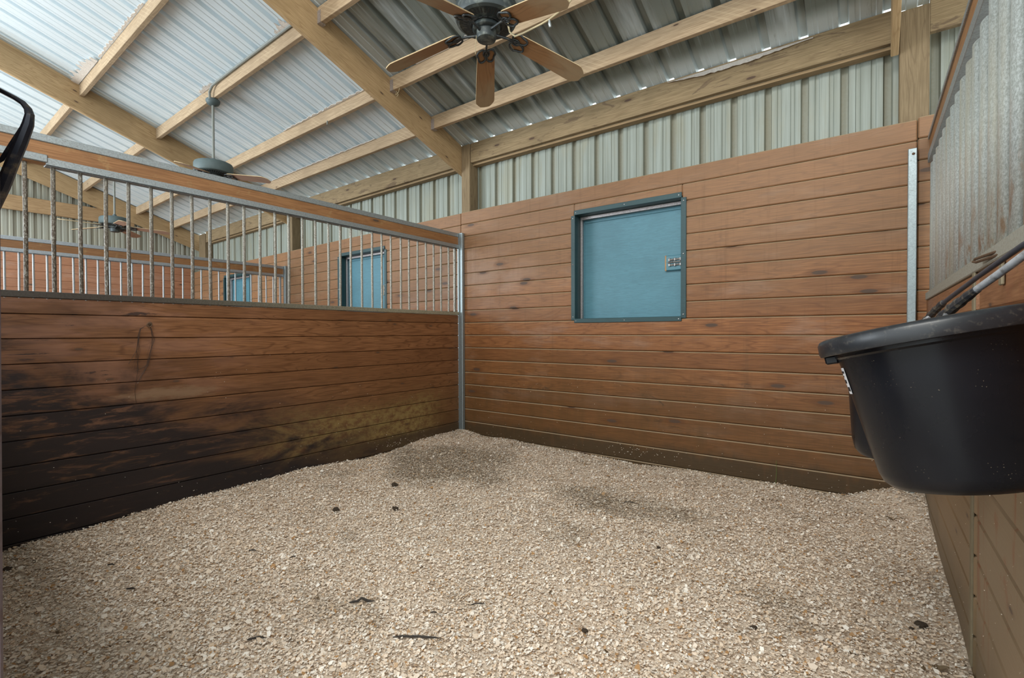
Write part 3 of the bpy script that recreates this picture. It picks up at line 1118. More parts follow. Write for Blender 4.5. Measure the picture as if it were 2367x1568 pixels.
# ------------------------------------------------------------------ bedding
hl = [(-4.1, 0.02), (-3.467, 0.009), (-3.321, 0.022), (-3.143, 0.017), (-2.943, 0.035), (-2.718, 0.05), (-2.111, 0.051), (-1.811, 0.067), (-1.285, 0.025),
      (-0.986, 0.03), (-0.611, 0.072), (-0.25, 0.075), (0.05, 0.075)]
hb = [(0, 0.08), (0.077, 0.075), (0.182, 0.055), (0.374, 0.020), (0.575, 0.05), (1.019, 0.036), (1.674, 0.026), (1.991, 0.010), (2.455, 0.039), (2.604, 0.037),
      (2.851, 0.032), (2.977, 0.045), (3.138, 0.041), (3.325, 0.026), (3.484, 0.046), (3.584, 0.097), (3.688, 0.139), (3.9, 0.145)]
hr = [(-4.1, 0.0), (-1.712, 0.008), (-1.389, 0.039), (-0.894, 0.042), (-0.3, 0.07), (0.05, 0.14)]


def vnoise(x, y, s, seed):
    g = np.random.RandomState(seed).rand(64, 64)
    u, v = x * s + 20, y * s + 20
    iu, iv = np.floor(u).astype(int), np.floor(v).astype(int)
    fu, fv = u - iu, v - iv
    fu = fu * fu * (3 - 2 * fu)
    fv = fv * fv * (3 - 2 * fv)
    a, b = g[iu % 64, iv % 64], g[(iu + 1) % 64, iv % 64]
    c, d = g[iu % 64, (iv + 1) % 64], g[(iu + 1) % 64, (iv + 1) % 64]
    return (a * (1 - fu) + b * fu) * (1 - fv) + (c * (1 - fu) + d * fu) * fv


def bedh(x, y):
    x = np.asarray(x, float)
    y = np.asarray(y, float)
    base = 0.018 + (vnoise(x, y, 0.9, 1) - 0.5) * 0.05 + (vnoise(x, y, 2.6, 2) - 0.5) * 0.028 + (vnoise(x, y, 7, 3) - 0.5) * 0.012 + (vnoise(x, y, 19, 4) - 0.5) * 0.006
    L = np.interp(y, *zip(*hl))
    B = np.interp(x, *zip(*hb))
    Rr = np.interp(y, *zip(*hr))
    wl = np.exp(-np.maximum(x, 0) / 0.22)
    wb = np.exp(-np.maximum(-y, 0) / 0.22)
    wr = np.exp(-np.maximum(3.85 - x, 0) / 0.15)
    s = np.maximum(wl + wb + wr, 1.0)
    h = base * (1 - np.clip(np.maximum(np.maximum(wl, wb), wr), 0, 1)) + (L * wl + B * wb + Rr * wr) / s
    return h + (vnoise(x, y, 11, 5) - 0.5) * 0.008


nx, ny = 200, 210
gx = np.linspace(0.0, 3.85, nx)
gy = np.linspace(-3.79, 0.0, ny)
GX, GY = np.meshgrid(gx, gy)
GZ = bedh(GX, GY) - 0.006
bv = np.stack([GX.ravel(), GY.ravel(), GZ.ravel()], 1)
i = (np.arange(ny - 1)[:, None] * nx + np.arange(nx - 1)[None]).ravel()
bf = np.stack([i, i + 1, i + 1 + nx, i + nx], 1)
rs = np.random.RandomState(11)
NF = 330000
# same number of flakes per square metre everywhere in the stall
fx = rs.uniform(0.005, 3.845, NF)
fy = rs.uniform(-3.78, -0.005, NF)
fz = bedh(fx, fy) + rs.uniform(-0.004, 0.006, NF)
sz = rs.lognormal(math.log(0.0038), 0.42, NF).clip(0.002, 0.013)
asp = rs.uniform(0.45, 1.0, NF)
az = rs.uniform(0, 2 * math.pi, NF)
tx = rs.normal(0, 0.30, NF)
ty = rs.normal(0, 0.30, NF)
ux, uy, uz = np.cos(az), np.sin(az), tx
vx, vy, vz = -np.sin(az), np.cos(az), ty
corn = [(-1, -0.7), (0.2, -1), (1, 0.1), (0.3, 1), (-0.8, 0.8)]
fv = np.zeros((NF, 5, 3))
for k, (a, b) in enumerate(corn):
    a2 = a * sz * rs.uniform(0.8, 1.15, NF)
    b2 = b * sz * asp * rs.uniform(0.8, 1.15, NF)
    fv[:, k, 0] = fx + ux * a2 + vx * b2
    fv[:, k, 1] = fy + uy * a2 + vy * b2
    fv[:, k, 2] = fz + uz * a2 + vz * b2 + (0.001 if k in (0, 2) else 0)
fv = fv.reshape(-1, 3)
fv[:, 0] = fv[:, 0].clip(0.001, 3.849)
fv[:, 1] = fv[:, 1].clip(-3.79, -0.001)
nb = len(bv)
verts = np.concatenate([bv, fv])
me = bpy.data.meshes.new('wood_shavings')
me.vertices.add(len(verts))
me.vertices.foreach_set('co', verts.astype(np.float32).ravel())
nl = len(bf) * 4 + NF * 5
me.loops.add(nl)
fi = (nb + np.arange(NF * 5))
me.loops.foreach_set('vertex_index', np.concatenate([bf.ravel(), fi]).astype(np.int32))
me.polygons.add(len(bf) + NF)
me.polygons.foreach_set('loop_start', np.concatenate([np.arange(len(bf)) * 4, len(bf) * 4 + np.arange(NF) * 5]).astype(np.int32))
mi = np.concatenate([np.zeros(len(bf)), np.ones(NF)]).astype(np.int32)
me.materials.append(M['flake_base'])
me.materials.append(M['flake'])
me.polygons.foreach_set('material_index', mi)
me.update(calc_edges=True)
ta = me.attributes.new('tone', 'FLOAT', 'POINT')
ft = rs.beta(1.6, 1.5, NF)
ta.data.foreach_set('value', np.concatenate([np.zeros(nb), np.repeat(ft, 5)]).astype(np.float32))
bed = bpy.data.objects.new('wood_shavings', me)
COL.objects.link(bed)
tag(bed, 'pale wood shavings spread over the stall floor', 'bedding', kind='stuff')


def bz(x, y):
    return float(bedh(x, y))


# dung lumps, chips and twigs lying in the bedding
CL = [(0.804, -1.591, 0.022, 'dark dung lump in the bedding towards the corner, upper of two in line'),
      (1.168, -1.889, 0.018, 'dark dung lump below the other one in the middle left bedding'),
      (0.878, -2.121, 0.020, 'small dark dung lump nearest the left partition boards'),
      (3.735, -1.516, 0.017, 'dark brown dung lump near the foot of the right partition'),
      (3.705, -1.555, 0.007, 'small crumb beside the dung lump near the right partition'),
      (0.332, -3.496, 0.016, 'dark lump in the shavings at the far left edge of the picture'),
      (3.235, -1.923, 0.010, 'tiny dark crumb in the right of the bedding'),
      (2.713, -1.473, 0.010, 'tiny dark crumb in the open middle of the bedding'),
      (2.73, -2.297, 0.012, 'brown crumb in the front middle of the bedding')]
for (x, y, s, lab) in CL:
    bm = bmesh.new()
    bmesh.ops.create_icosphere(bm, subdivisions=2, radius=s)
    lay = bm.verts.layers.float.new('tone')
    for v in bm.verts:
        v.co *= 1 + rnd.uniform(-0.22, 0.22)
        v.co.z *= 0.6
        v.co.x *= 1.25
    me2 = bpy.data.meshes.new('dung_lump')
    bm.to_mesh(me2)
    bm.free()
    me2.materials.append(M['clod'])
    o = bpy.data.objects.new('dung_lump', me2)
    COL.objects.link(o)
    o.location = (x, y, bz(x, y) + s * 0.42)
    tag(o, lab, 'dung', 'dung lumps in the bedding')
TW = [((1.88, -2.72), (1.955, -2.645), 0.006, 'dark torn rubber scrap, peaked, in the lower left of the bedding'),
      ((2.215, -2.765), (2.36, -2.665), 0.005, 'longest black strip poking out of the bedding at the front'),
      ((2.205, -2.575), (2.225, -2.56), 0.003, 'short dark twig left of the front middle'),
      ((2.27, -2.415), (2.315, -2.375), 0.003, 'dark twig in the front middle, just behind the black strip'),
      ((0.70, -3.215), (0.735, -3.19), 0.0035, 'thin dark twig at the left near the partition'),
      ((1.03, -3.23), (1.07, -3.205), 0.004, 'dark twig at the lower left in the bluish sheen'),
      ((1.055, -2.735), (1.085, -2.71), 0.0035, 'twig in the left bedding below the worn black boards'),
      ((1.30, -2.65), (1.32, -2.63), 0.003, 'tiny twig right of the one below the worn boards'),
      ((1.83, -3.09), (1.86, -3.04), 0.005, 'dark chip near the bottom left of the bedding'),
      ((2.29, -0.93), (2.36, -0.90), 0.003, 'brown wood sliver by the soiled patch under the window')]
for (a, b, r, lab) in TW:
    mb = MB()
    pts = []
    for k in range(7):
        t = k / 6
        x = a[0] + (b[0] - a[0]) * t + rnd.uniform(-1, 1) * r * 0.6
        y = a[1] + (b[1] - a[1]) * t + rnd.uniform(-1, 1) * r * 0.6
        pts.append((x, y, bz(x, y) + 0.006 + 0.004 * math.sin(t * math.pi) + (0.012 if 'peaked' in lab and k == 3 else 0)))
    mb.tube(pts, [r * 0.4, r, r * 0.9, r, r * 1.1, r * 0.7, r * 0.2], 6, flat=0.6)
    if 'torn rubber' in lab or 'black strip' in lab:
        tag(mb.build('rubber_scrap', M['twig']), lab, 'rubber scrap')
    else:
        tag(mb.build('twig', M['twig']), lab, 'twig', 'twigs in the bedding')
LV = [(3.677, -0.406, 0.05, 'curled brown leaf on the bedding below the hanging buckets'), (3.765, -1.79, 0.045, 'brown leaf at the bottom right of the bedding'),
      (3.02, -0.40, 0.022, 'small brown leaf near the back wall'), (3.72, -1.83, 0.02, 'tiny dark leaf next to the leaf at the bottom right')]
for (x, y, s, lab) in LV:
    mb = MB()
    ang = rnd.uniform(0, 6.28)
    prev = None
    for k in range(9):
        t = k / 8
        wd = s * 0.28 * math.sin(math.pi * min(0.98, t + 0.02)) + 0.0008
        u = (t - 0.5) * s
        z = bz(x, y) + 0.008 + 0.006 * math.cos(t * 5)
        c, sn = math.cos(ang), math.sin(ang)
        a = mb.bm.verts.new((x + c * u - sn * wd, y + sn * u + c * wd, z + 0.005))
        m_ = mb.bm.verts.new((x + c * u, y + sn * u, z))
        b = mb.bm.verts.new((x + c * u + sn * wd, y + sn * u - c * wd, z + 0.005))
        if prev:
            mb.bm.faces.new((prev[0], prev[1], m_, a))
            mb.bm.faces.new((prev[1], prev[2], b, m_))
        prev = (a, m_, b)
    o = mb.build('dry_leaf', M['leaf'])
    o.modifiers.new('thickness', 'SOLIDIFY').thickness = 0.0008
    tag(o, lab, 'leaf', 'dry leaves in the bedding')

# shavings flung up and stuck to the walls
mb = MB()


def fleck(px, py, pz, nrm, s):
    a = rnd.uniform(0, 6.28)
    q = []
    for k in range(4):
        rr = s * rnd.uniform(0.5, 1.0)
        u, v = math.cos(a + k * 1.57) * rr, math.sin(a + k * 1.57) * rr * 0.6
        if nrm == 'x':
            q.append((px + rnd.uniform(0.0005, 0.003), py + u, pz + v))
        elif nrm == '-x':
            q.append((px - rnd.uniform(0.0005, 0.003), py + u, pz + v))
        else:
            q.append((px + u, py - rnd.uniform(0.0005, 0.003), pz + v))
    mb.quad(q, tone=0.8)


for k in range(150):
    y = -rnd.random() * 3.6
    fleck(0.0, y, 0.09 + rnd.random() ** 2.2 * 0.9, 'x', rnd.uniform(0.0015, 0.004))
for k in range(40):
    y = -0.9 + rnd.gauss(0, 0.12)
    fleck(0.0, y, 0.07 + abs(rnd.gauss(0, 0.045)), 'x', rnd.uniform(0.003, 0.007))
for k in range(170):
    fleck(rnd.uniform(0.1, 3.7), -0.0015, 0.06 + rnd.random() ** 2.5 * 0.7, 'y', rnd.uniform(0.0015, 0.004))
for k in range(40):
    fleck(2.0 + rnd.gauss(0, 0.16), -0.0015, 0.12 + rnd.gauss(0, 0.03), 'y', rnd.uniform(0.003, 0.006))
for k in range(110):
    fleck(XR - 0.001, -1.3 - rnd.random() * 1.2, 0.05 + rnd.random() * 0.75, '-x', rnd.uniform(0.0015, 0.0045))
tag(mb.build('stuck_shavings', M['flake']), 'stray shavings stuck to the lower boards all round the stall', 'shavings', kind='stuff')
mb = MB()
mb.tube([(3.04, -0.02, 0.045), (3.045, -0.01, 0.12), (3.042, -0.006, 0.205)], 0.0012, 5)
tag(mb.build('green_stem', M['green']), 'thin green stem standing against the bottom board of the back wall', 'plant')

# ------------------------------------------------------------------ ceiling fans
def ring_pts(n, fn):
    return [fn(k / n) for k in range(n)]


def make_fan(loc, phase, z_root, droop, z_purlin, label, blade_m, body_m, detail=True):
    X, Y = loc
    root = empty('ceiling_fan', (X, Y, z_root))
    tag(root, label, 'ceiling fan', 'ceiling fans')
    T = Matrix.Translation((X, Y, z_root))
    mb = MB()
    prof = [(0.0, 0.17), (0.022, 0.17), (0.026, 0.135), (0.060, 0.128), (0.160, 0.122), (0.176, 0.114), (0.183, 0.098), (0.184, 0.030), (0.177, 0.014), (0.160, 0.006),
            (0.150, 0.010), (0.060, -0.012), (0.0, -0.012)]
    mb.lathe(prof, T, 48)
    mb.build('motor_housing', body_m, parent=root, smooth=True)
    mb = MB()
    nn = 40
    for k in range(nn):
        a = 2 * math.pi * k / nn
        for (r0, r1, hw) in ((0.112, 0.145, 0.0042),):
            m = T @ Matrix.Rotation(a, 4, 'Z')
            zf = lambda r: -0.012 + (r - 0.06) / 0.09 * 0.022
            pts = [m @ Vector((r, s, zf(r) + dz)) for r in (r0, r1) for s in (-hw, hw) for dz in (-0.0015, 0.001)]
            mb.hexa(pts)
    for k in range(20):
        a = 2 * math.pi * k / 20
        m = T @ Matrix.Rotation(a, 4, 'Z')
        pts = [m @ Vector((r, s, -0.0095 + dz)) for r in (0.088, 0.094) for s in (-0.010, 0.010) for dz in (-0.004, 0.001)]
        mb.hexa(pts)
    mb.build('vent_slots', M['fan_dark'], parent=root)
    mb = MB()
    mb.lathe([(0.080, -0.010), (0.083, -0.030), (0.074, -0.036), (0.059, -0.036), (0.059, -0.078), (0.056, -0.087), (0.048, -0.091), (0.0, -0.093)], T, 36)
    mb.build('switch_cup', M['fan_metal'], parent=root, smooth=True)
    mb = MB()
    mb.lathe([(0.0125, 0.16), (0.0125, z_purlin - z_root - 0.03)], T, 14)
    mb.build('down_rod', M['conduit'] if not detail else body_m, parent=root, smooth=True)
    mb = MB()
    zc = z_purlin - z_root
    mb.lathe([(0.0, zc - 0.062), (0.030, zc - 0.060), (0.055, zc - 0.048), (0.066, zc - 0.026), (0.068, zc - 0.008), (0.062, zc), (0.0, zc)], T, 28)
    mb.build('canopy', body_m, parent=root, smooth=True)
    for k in range(5):
        ang = phase + 2 * math.pi * k / 5
        # blade frame: x outward and drooping, rolled about its own length
        out = Matrix.Rotation(ang, 4, 'Z') @ Matrix.Rotation(math.atan(droop), 4, 'Y')
        Bm = Matrix.Translation((X, Y, z_root)) @ out @ Matrix.Rotation(R(-12), 4, 'X')
        bl = bpy.data.objects.new('blade', None)
        # outline
        w0, w1, r0, r1 = 0.057, 0.068, 0.175, 0.672
        pts = []
        for j in range(9):
            t = math.pi / 2 + math.pi * j / 8
            pts.append((r0 + 0.045 + 0.045 * math.cos(t), w0 * math.sin(t)))
        pts += [(r1 - 0.07, -w1), (r1 - 0.045, -w1 * 0.97), (r1 - 0.02, -w1 * 0.72), (r1 - 0.004, -w1 * 0.50), (r1, -w1 * 0.2), (r1, w1 * 0.2), (r1 - 0.004, w1 * 0.50), (r1 - 0.02, w1 * 0.72), (r1 - 0.045, w1 * 0.97), (r1 - 0.07, w1)]
        mbl = MB()
        mbl.plate(pts, -0.003, 0.003)
        # built in its own frame so the grain follows each blade
        bmm = mbl.bm
        bmesh.ops.recalc_face_normals(bmm, faces=bmm.faces)
        meb = bpy.data.meshes.new('blade')
        bmm.to_mesh(meb)
        bmm.free()
        meb.materials.append(blade_m)
        meb.materials.append(M['dust_edge'])
        for p_ in meb.polygons:
            if abs(p_.normal.z) < 0.5 or (p_.normal.z > 0.5):
                p_.material_index = 1
        bl = bpy.data.objects.new('blade', meb)
        COL.objects.link(bl)
        bl.parent = root
        bl.matrix_local = Matrix.Translation((0, 0, 0)) @ out @ Matrix.Rotation(R(-12), 4, 'X')
        # blade iron: arm plus interlaced loops screwed to the underside
        mbi = MB()
        lr = 0.0052
        zz = -0.010
        mbi.tube([(0.052, 0, -0.028), (0.075, 0, -0.034), (0.10, 0, -0.026), (0.14, 0, -0.014), (0.172, 0, zz)], [0.012, 0.011, 0.0085, 0.0085, 0.008], 8, flat=0.8)
        for sgn in (-1, 1):
            loop = []
            for q in range(22):
                t = q / 22 * 2 * math.pi
                rr = 0.040
                u = 0.214 + rr * 1.15 * math.cos(t)
                v = sgn * 0.026 + 0.030 * math.sin(t) * (1.15 if math.cos(t) < 0 else 0.85)
                # lift the outer tip into a point
                u += 0.012 * max(0, math.sin(t) * sgn) * max(0, math.cos(t))
                loop.append((u, v, zz))
            mbi.tube(loop, lr * 1.2, 6, closed=True)
        loop = [(0.196 + 0.026 * math.cos(q / 16 * 2 * math.pi), 0.019 * math.sin(q / 16 * 2 * math.pi), zz - 0.001) for q in range(16)]
        mbi.tube(loop, lr * 0.9, 6, closed=True)
        bmm = mbi.bm
        bmesh.ops.recalc_face_normals(bmm, faces=bmm.faces)
        mei = bpy.data.meshes.new('blade_iron')
        bmm.to_mesh(mei)
        bmm.free()
        mei.materials.append(M['fan_iron'])
        mei.polygons.foreach_set('use_smooth', [True] * len(mei.polygons))
        ir = bpy.data.objects.new('blade_iron', mei)
        COL.objects.link(ir)
        ir.parent = bl
    return root


fan1 = make_fan((1.735, -1.655), R(130.7), 2.957, 0.28, 3.632, 'large near ceiling fan overhead with brown wooden blades', M['blade'], M['fan_metal'])
fan2 = make_fan((-2.03, -1.655), R(26), 2.84, 0.15, 3.632, 'dusty grey ceiling fan over the middle stall, just above the left rail', M['blade_far'], M['fan_dusty'], False)
fan2.location.z += fit_shear(-2.03)
fan3 = make_fan((-5.45, -1.655), R(68), 2.80, 0.06, 3.632, 'farthest ceiling fan, seen through the bars at the left', M['blade_far'], M['fan_dusty'], False)
fan3.location.z += fit_shear(-5.45)
mb = MB()
mb.tube([(1.735 - 0.052, -1.655 - 0.03, 2.90), (1.735 - 0.057, -1.655 - 0.034, 2.84), (1.735 - 0.057, -1.655 - 0.034, 2.79)], 0.0018, 5)
mb.build('pull_chain', M['cable'], parent=fan1)

# conduit from the middle fan along its purlin
mb = MB()
fz = lambda x: 3.632 + fit_shear(x)
mb.tube([(-1.99, -1.70, fz(-2) - 0.02), (-1.985, -1.705, fz(-2) + 0.05), (-1.93, -1.70, fz(-2) + 0.10), (-1.83, -1.692, fz(-2) + 0.118), (-1.2, -1.690, fz(-1.2) + 0.122), (-0.07, -1.690, fz(0) + 0.124)], 0.013, 8)
tag(mb.build('conduit', M['conduit'], smooth=True), 'grey conduit running along the purlin from the dusty fan to the rafter', 'conduit')
# cable sagging behind the near fan
mb = MB()
cp = [(1.86, -1.64, 3.00), (1.89, -1.63, 2.87), (1.92, -1.62, 2.84), (1.975, -1.62, 2.836), (2.04, -1.62, 2.838), (2.10, -1.62, 2.840), (2.154, -1.62, 2.846), (2.21, -1.62, 2.86), (2.277, -1.62, 2.885), (2.36, -1.63, 2.94), (2.5, -1.65, 3.14), (2.75, -1.655, 3.62)]
mb.tube(cp, 0.0052, 8)
cb = tag(mb.build('electrical_cable', M['cable'], smooth=True), 'pale cable sagging beside the near fan', 'cable')
mb = MB()
mb.tube([(2.154, -1.62, 2.846), (2.156, -1.62, 2.82), (2.160, -1.62, 2.80)], [0.004, 0.009, 0.006], 7)
mb.build('cable_clip', M['galv'], parent=cb)


# shredded paper fibre left along the purlins
def ragged(x0, x1, y, zb, h, lab, n=60):
    mb = MB()
    prev = None
    for k in range(n + 1):
        x = x0 + (x1 - x0) * k / n
        hh = h * (0.22 + 0.5 * abs(math.sin(k * 0.37 + x0 * 9)) * (0.4 + 0.6 * math.sin(math.pi * k / n)) + 0.25 * abs(math.sin(k * 0.11 + x1))) * rnd.uniform(0.7, 1.15)
        a = (x, y - 0.006, zb + fit_shear(x))
        # it hugs the slope of the sheet just in front of the purlin
        b = (x + rnd.uniform(-0.006, 0.006), y - 0.010 - hh, zb + fit_shear(x) + hh * SLOPE - 0.004)
        va, vb = mb.bm.verts.new(a), mb.bm.verts.new(b)
        if prev:
            mb.bm.faces.new((prev[0], va, vb, prev[1]))
        prev = (va, vb)
    o = mb.build('fibre_scrap', M['insulation'])
    o.modifiers.new('thickness', 'SOLIDIFY').thickness = 0.006
    return tag(o, lab, 'fibre scrap', 'fibre scraps on the purlins')


ragged(-0.62, -0.08, -1.67, roofz(-1.67) - 0.016, 0.10, 'ragged pale fibre scrap on the purlin beside the main rafter')
ragged(-2.25, -1.95, -1.67, roofz(-1.67) - 0.016, 0.05, 'small fibre scrap on the purlin left of the dusty fan canopy')
ragged(-3.655, -2.9, -2.40, roofz(-2.40) - 0.016, 0.12, 'pale fibre scrap at the top left where a purlin meets the second rafter')
ragged(-2.8, -1.5, -2.40, roofz(-2.40) - 0.016, 0.03, 'thin ragged fibre fringe along the highest purlin of the middle stall', 120)
ragged(-1.9, -0.1, -0.94, roofz(-0.94) - 0.016, 0.025, 'thin fibre fringe along the second lowest purlin of the middle stall', 140)
ragged(-3.2, -0.9, -0.42, roofz(-0.42) - 0.016, 0.022, 'thin fibre fringe along the lowest purlin of the middle stall', 160)
ragged(0.35, 1.45, -0.94, roofz(-0.94) - 0.016, 0.035, 'fibre fringe on the purlin under the left blade of the near fan', 100)
# torn strip curling off the eave beam of the near stall
mb = MB()
prev = None
for k in range(40):
    t = k / 39
    x = 2.25 + 1.0 * t
    zt = 3.165 - 0.003
    dr = (0.075 * math.sin(math.pi * (1 - t) ** 0.6) * (1 - t) + 0.012) * rnd.uniform(0.85, 1.1)
    a = mb.bm.verts.new((x, 0.043, zt))
    b = mb.bm.verts.new((x, 0.030 - 0.02 * (1 - t), zt - dr))
    if prev:
        mb.bm.faces.new((prev[0], a, b, prev[1]))
    prev = (a, b)
o = mb.build('torn_strip', M['insulation'])
o.modifiers.new('thickness', 'SOLIDIFY').thickness = 0.003
tag(o, 'torn strip peeling down from the top of the near eave beam', 'torn strip')
# joist hangers at the main rafter
for i, y in enumerate((-0.42, -0.94, -1.67)):
    mb = MB()
    zb = 3.06 - SLOPE * y - 0.006
    mb.box(-0.019, 0.022, y - 0.004, y - 0.001, zb - 0.004, zb + 0.10)
    mb.box(-0.019, 0.022, y - 0.004, y + 0.045, zb - 0.005, zb - 0.001)
    mb.build('joist_hanger', M['galv_edge'], parent=PUR[(0, i)])
# twine loops at the second joint
mb = MB()
mb.tube([(0.10, -0.93, 3.385), (0.08, -0.925, 3.35), (0.05, -0.93, 3.33), (0.03, -0.92, 3.345), (0.05, -0.925, 3.365), (0.07, -0.92, 3.33), (0.06, -0.93, 3.31)], 0.002, 5)
tag(mb.build('twine', M['cable']), 'bit of twine dangling where a purlin meets the main rafter', 'twine')
mb = MB()
mb.tube([(-2.36 + 0.66 * 0, -0.93, 3.36), (-2.36, -0.935, 3.33)], 0.006, 6)
hk = MB()
hk.tube([(-1.02, -0.955, 3.365), (-1.02, -0.955, 3.325)], 0.007, 6)
tag(hk.build('hook_bolt', M['conduit']), 'small grey bolt hanging below a middle stall purlin', 'bolt')
mb.bm.free()

# ------------------------------------------------------------------ hanging tubs on the right
nrm = Vector((-0.22, 0.056, 1)).normalized()
cen = Vector((3.661, -2.58, 1.123))
q = nrm.to_track_quat('Z', 'Y').to_matrix().to_4x4()
T1 = Matrix.Translation(cen) @ q
tub = empty('feed_tub', cen - nrm * 0.304)
tag(tub, 'big black rubber feed tub in the right foreground hung on the partition', 'feed tub')
mb = MB()
prof = [(0.0, -0.300), (0.105, -0.304), (0.118, -0.301), (0.128, -0.290), (0.133, -0.272), (0.150, -0.060), (0.1535, -0.030), (0.158, -0.026), (0.158, -0.018), (0.160, -0.010),
        (0.158, 0.004), (0.150, 0.002), (0.146, -0.060), (0.128, -0.265), (0.116, -0.290), (0.0, -0.292)]
mb.lathe(prof, T1, 72)
mb.build('tub_body', M['tub'], parent=tub, smooth=True)
mb = MB()
prof = [(0.157, -0.012), (0.176, -0.014), (0.180, -0.020), (0.184, -0.019), (0.186, -0.012), (0.185, 0.006), (0.181, 0.013), (0.174, 0.016), (0.160, 0.015), (0.154, 0.010), (0.152, 0.0), (0.157, -0.012)]
mb.lathe(prof, T1, 72)
rim = mb.build('rim', M['tub_rim'], parent=tub, smooth=True)


def on_tub(theta, z, off=0.0):
    r = 0.150 + (z + 0.06) / 0.212 * 0.017 + off
    return T1 @ Vector((r * math.cos(theta), r * math.sin(theta), z))


# sticker wrapped on the side facing the stall
tl = T1.inverted() @ Vector((3.0, -2.665, 1.0))
th0 = math.atan2(tl.y, tl.x)
mb = MB()
for k in range(6):
    a0, a1 = th0 - 0.16 + k * 0.055, th0 - 0.16 + (k + 1) * 0.055
    mb.quad([on_tub(a0, -0.105, 0.0012), on_tub(a1, -0.105, 0.0012), on_tub(a1, -0.048, 0.0012), on_tub(a0, -0.048, 0.0012)])
st = mb.build('sticker', M['sticker'], parent=tub)
mb = MB()
for (za, zb, a0, a1) in ((-0.060, -0.055, -0.12, 0.13), (-0.068, -0.065, -0.12, 0.05), (-0.099, -0.090, 0.02, 0.15), (-0.082, -0.074, -0.12, 0.10)):
    for k in range(4):
        b0 = th0 + a0 + (a1 - a0) * k / 4
        b1 = th0 + a0 + (a1 - a0) * (k + 1) / 4
        mb.quad([on_tub(b0, za, 0.0018), on_tub(b1, za, 0.0018), on_tub(b1, zb, 0.0018), on_tub(b0, zb, 0.0018)])
mb.build('print', M['ink'], parent=st)
# lug under the lip
mb = MB()
tl = T1.inverted() @ Vector((3.0, -2.56, 1.06))
lugdir = math.atan2(tl.y, tl.x)
m = T1 @ Matrix.Rotation(lugdir, 4, 'Z')
mb.hexa([m @ Vector((r, s, z)) for r in (0.152, 0.177) for s in (-0.018, 0.018) for z in (-0.036, -0.018)], bev=0.003)
mb.build('lug', M['tub'], parent=tub)
# shavings sticking to the tub
mb = MB()
for k in range(150):
    th = rnd.uniform(2.4, 5.2)
    z = -0.04 - rnd.random() * 0.24
    c = on_tub(th, z, 0.001)
    s = rnd.uniform(0.0005, 0.0013) * (3.0 if rnd.random() < 0.08 else 1)
    e1 = (on_tub(th + 0.01, z, 0.001) - c).normalized()
    e2 = (on_tub(th, z + 0.002, 0.001) - c).normalized()
    a = rnd.random() * 6.28
    mb.quad([c + e1 * s * math.cos(a + t) + e2 * s * 0.5 * math.sin(a * 1.3 + t) for t in (0, 1.1, 3.1, 4.9)], tone=rnd.random())
o = mb.build('stuck_flakes', M['flake'], parent=tub)
o['kind'] = 'stuff'
# its grey bail
mb = MB()
bp = [(3.690, -2.40, 1.118), (3.700, -2.368, 1.150), (3.715, -2.40, 1.166), (3.745, -2.48, 1.205), (3.775, -2.545, 1.236), (3.800, -2.606, 1.264), (3.825, -2.68, 1.292), (3.835, -2.76, 1.30)]
mb.tube(bp, [0.004, 0.005, 0.0065, 0.007, 0.0075, 0.0075, 0.0075, 0.007], 10)
bail = mb.build('bail', M['rod_white'], parent=tub, smooth=True)
mb = MB()
wp = [Vector((3.706, -2.372, 1.158)).lerp(Vector((3.752, -2.497, 1.212)), t / 9) for t in range(10)]
mb.tube(wp, [0.0095, 0.011, 0.009, 0.0115, 0.010, 0.012, 0.0095, 0.011, 0.0095, 0.008], 9, wob=0.12)
tag(mb.build('tape_wrap', M['tape'], parent=bail, smooth=True), 'ragged black tape wound round the bail')
mb = MB()
mb.tube([(3.668, -2.43, 1.098), (3.672, -2.415, 1.150), (3.682, -2.405, 1.158), (3.69, -2.40, 1.150), (3.69, -2.40, 1.12)], 0.0035, 8)
mb.build('snap_hook', M['rod_white'], parent=tub, smooth=True)

# second, smaller bucket behind
b2 = empty('water_bucket', (3.675, -2.0, 0.742))
tag(b2, 'smaller black bucket hanging behind the big feed tub', 'bucket')
T2 = Matrix.Translation((3.675, -2.0, 0.742))
mb = MB()
mb.lathe([(0.0, 0.004), (0.110, 0.0), (0.128, 0.004), (0.139, 0.018), (0.146, 0.050), (0.160, 0.270), (0.160, 0.285), (0.156, 0.285), (0.142, 0.050), (0.128, 0.012), (0.0, 0.010)], T2, 56)
mb.build('bucket_body', M['tub'], parent=b2, smooth=True)
mb = MB()
mb.lathe([(0.161, 0.255), (0.168, 0.257), (0.170, 0.270), (0.168, 0.287), (0.158, 0.290), (0.156, 0.285)], T2, 56)
mb.build('rim', M['tub_rim'], parent=b2, smooth=True)
mb = MB()
mb.tube([(3.700, -1.842, 1.012), (3.712, -1.836, 1.09), (3.714, -1.842, 1.150), (3.722, -1.88, 1.178), (3.750, -2.10, 1.218), (3.775, -2.33, 1.252), (3.800, -2.605, 1.284), (3.825, -2.75, 1.303)], [0.004, 0.0045, 0.006, 0.006, 0.0058, 0.0055, 0.0055, 0.0055], 10)
bb = mb.build('bail', M['rod_black'], parent=b2, smooth=True)
mb = MB()
wp = [Vector((3.714, -1.85, 1.158)).lerp(Vector((3.742, -2.04, 1.208)), t / 8) for t in range(9)]
mb.tube(wp, [0.009, 0.0105, 0.0085, 0.011, 0.0095, 0.011, 0.009, 0.0095, 0.0075], 9, wob=0.12)
tag(mb.build('tape_wrap', M['tape'], parent=bb, smooth=True), 'ragged black tape wound round the bail')
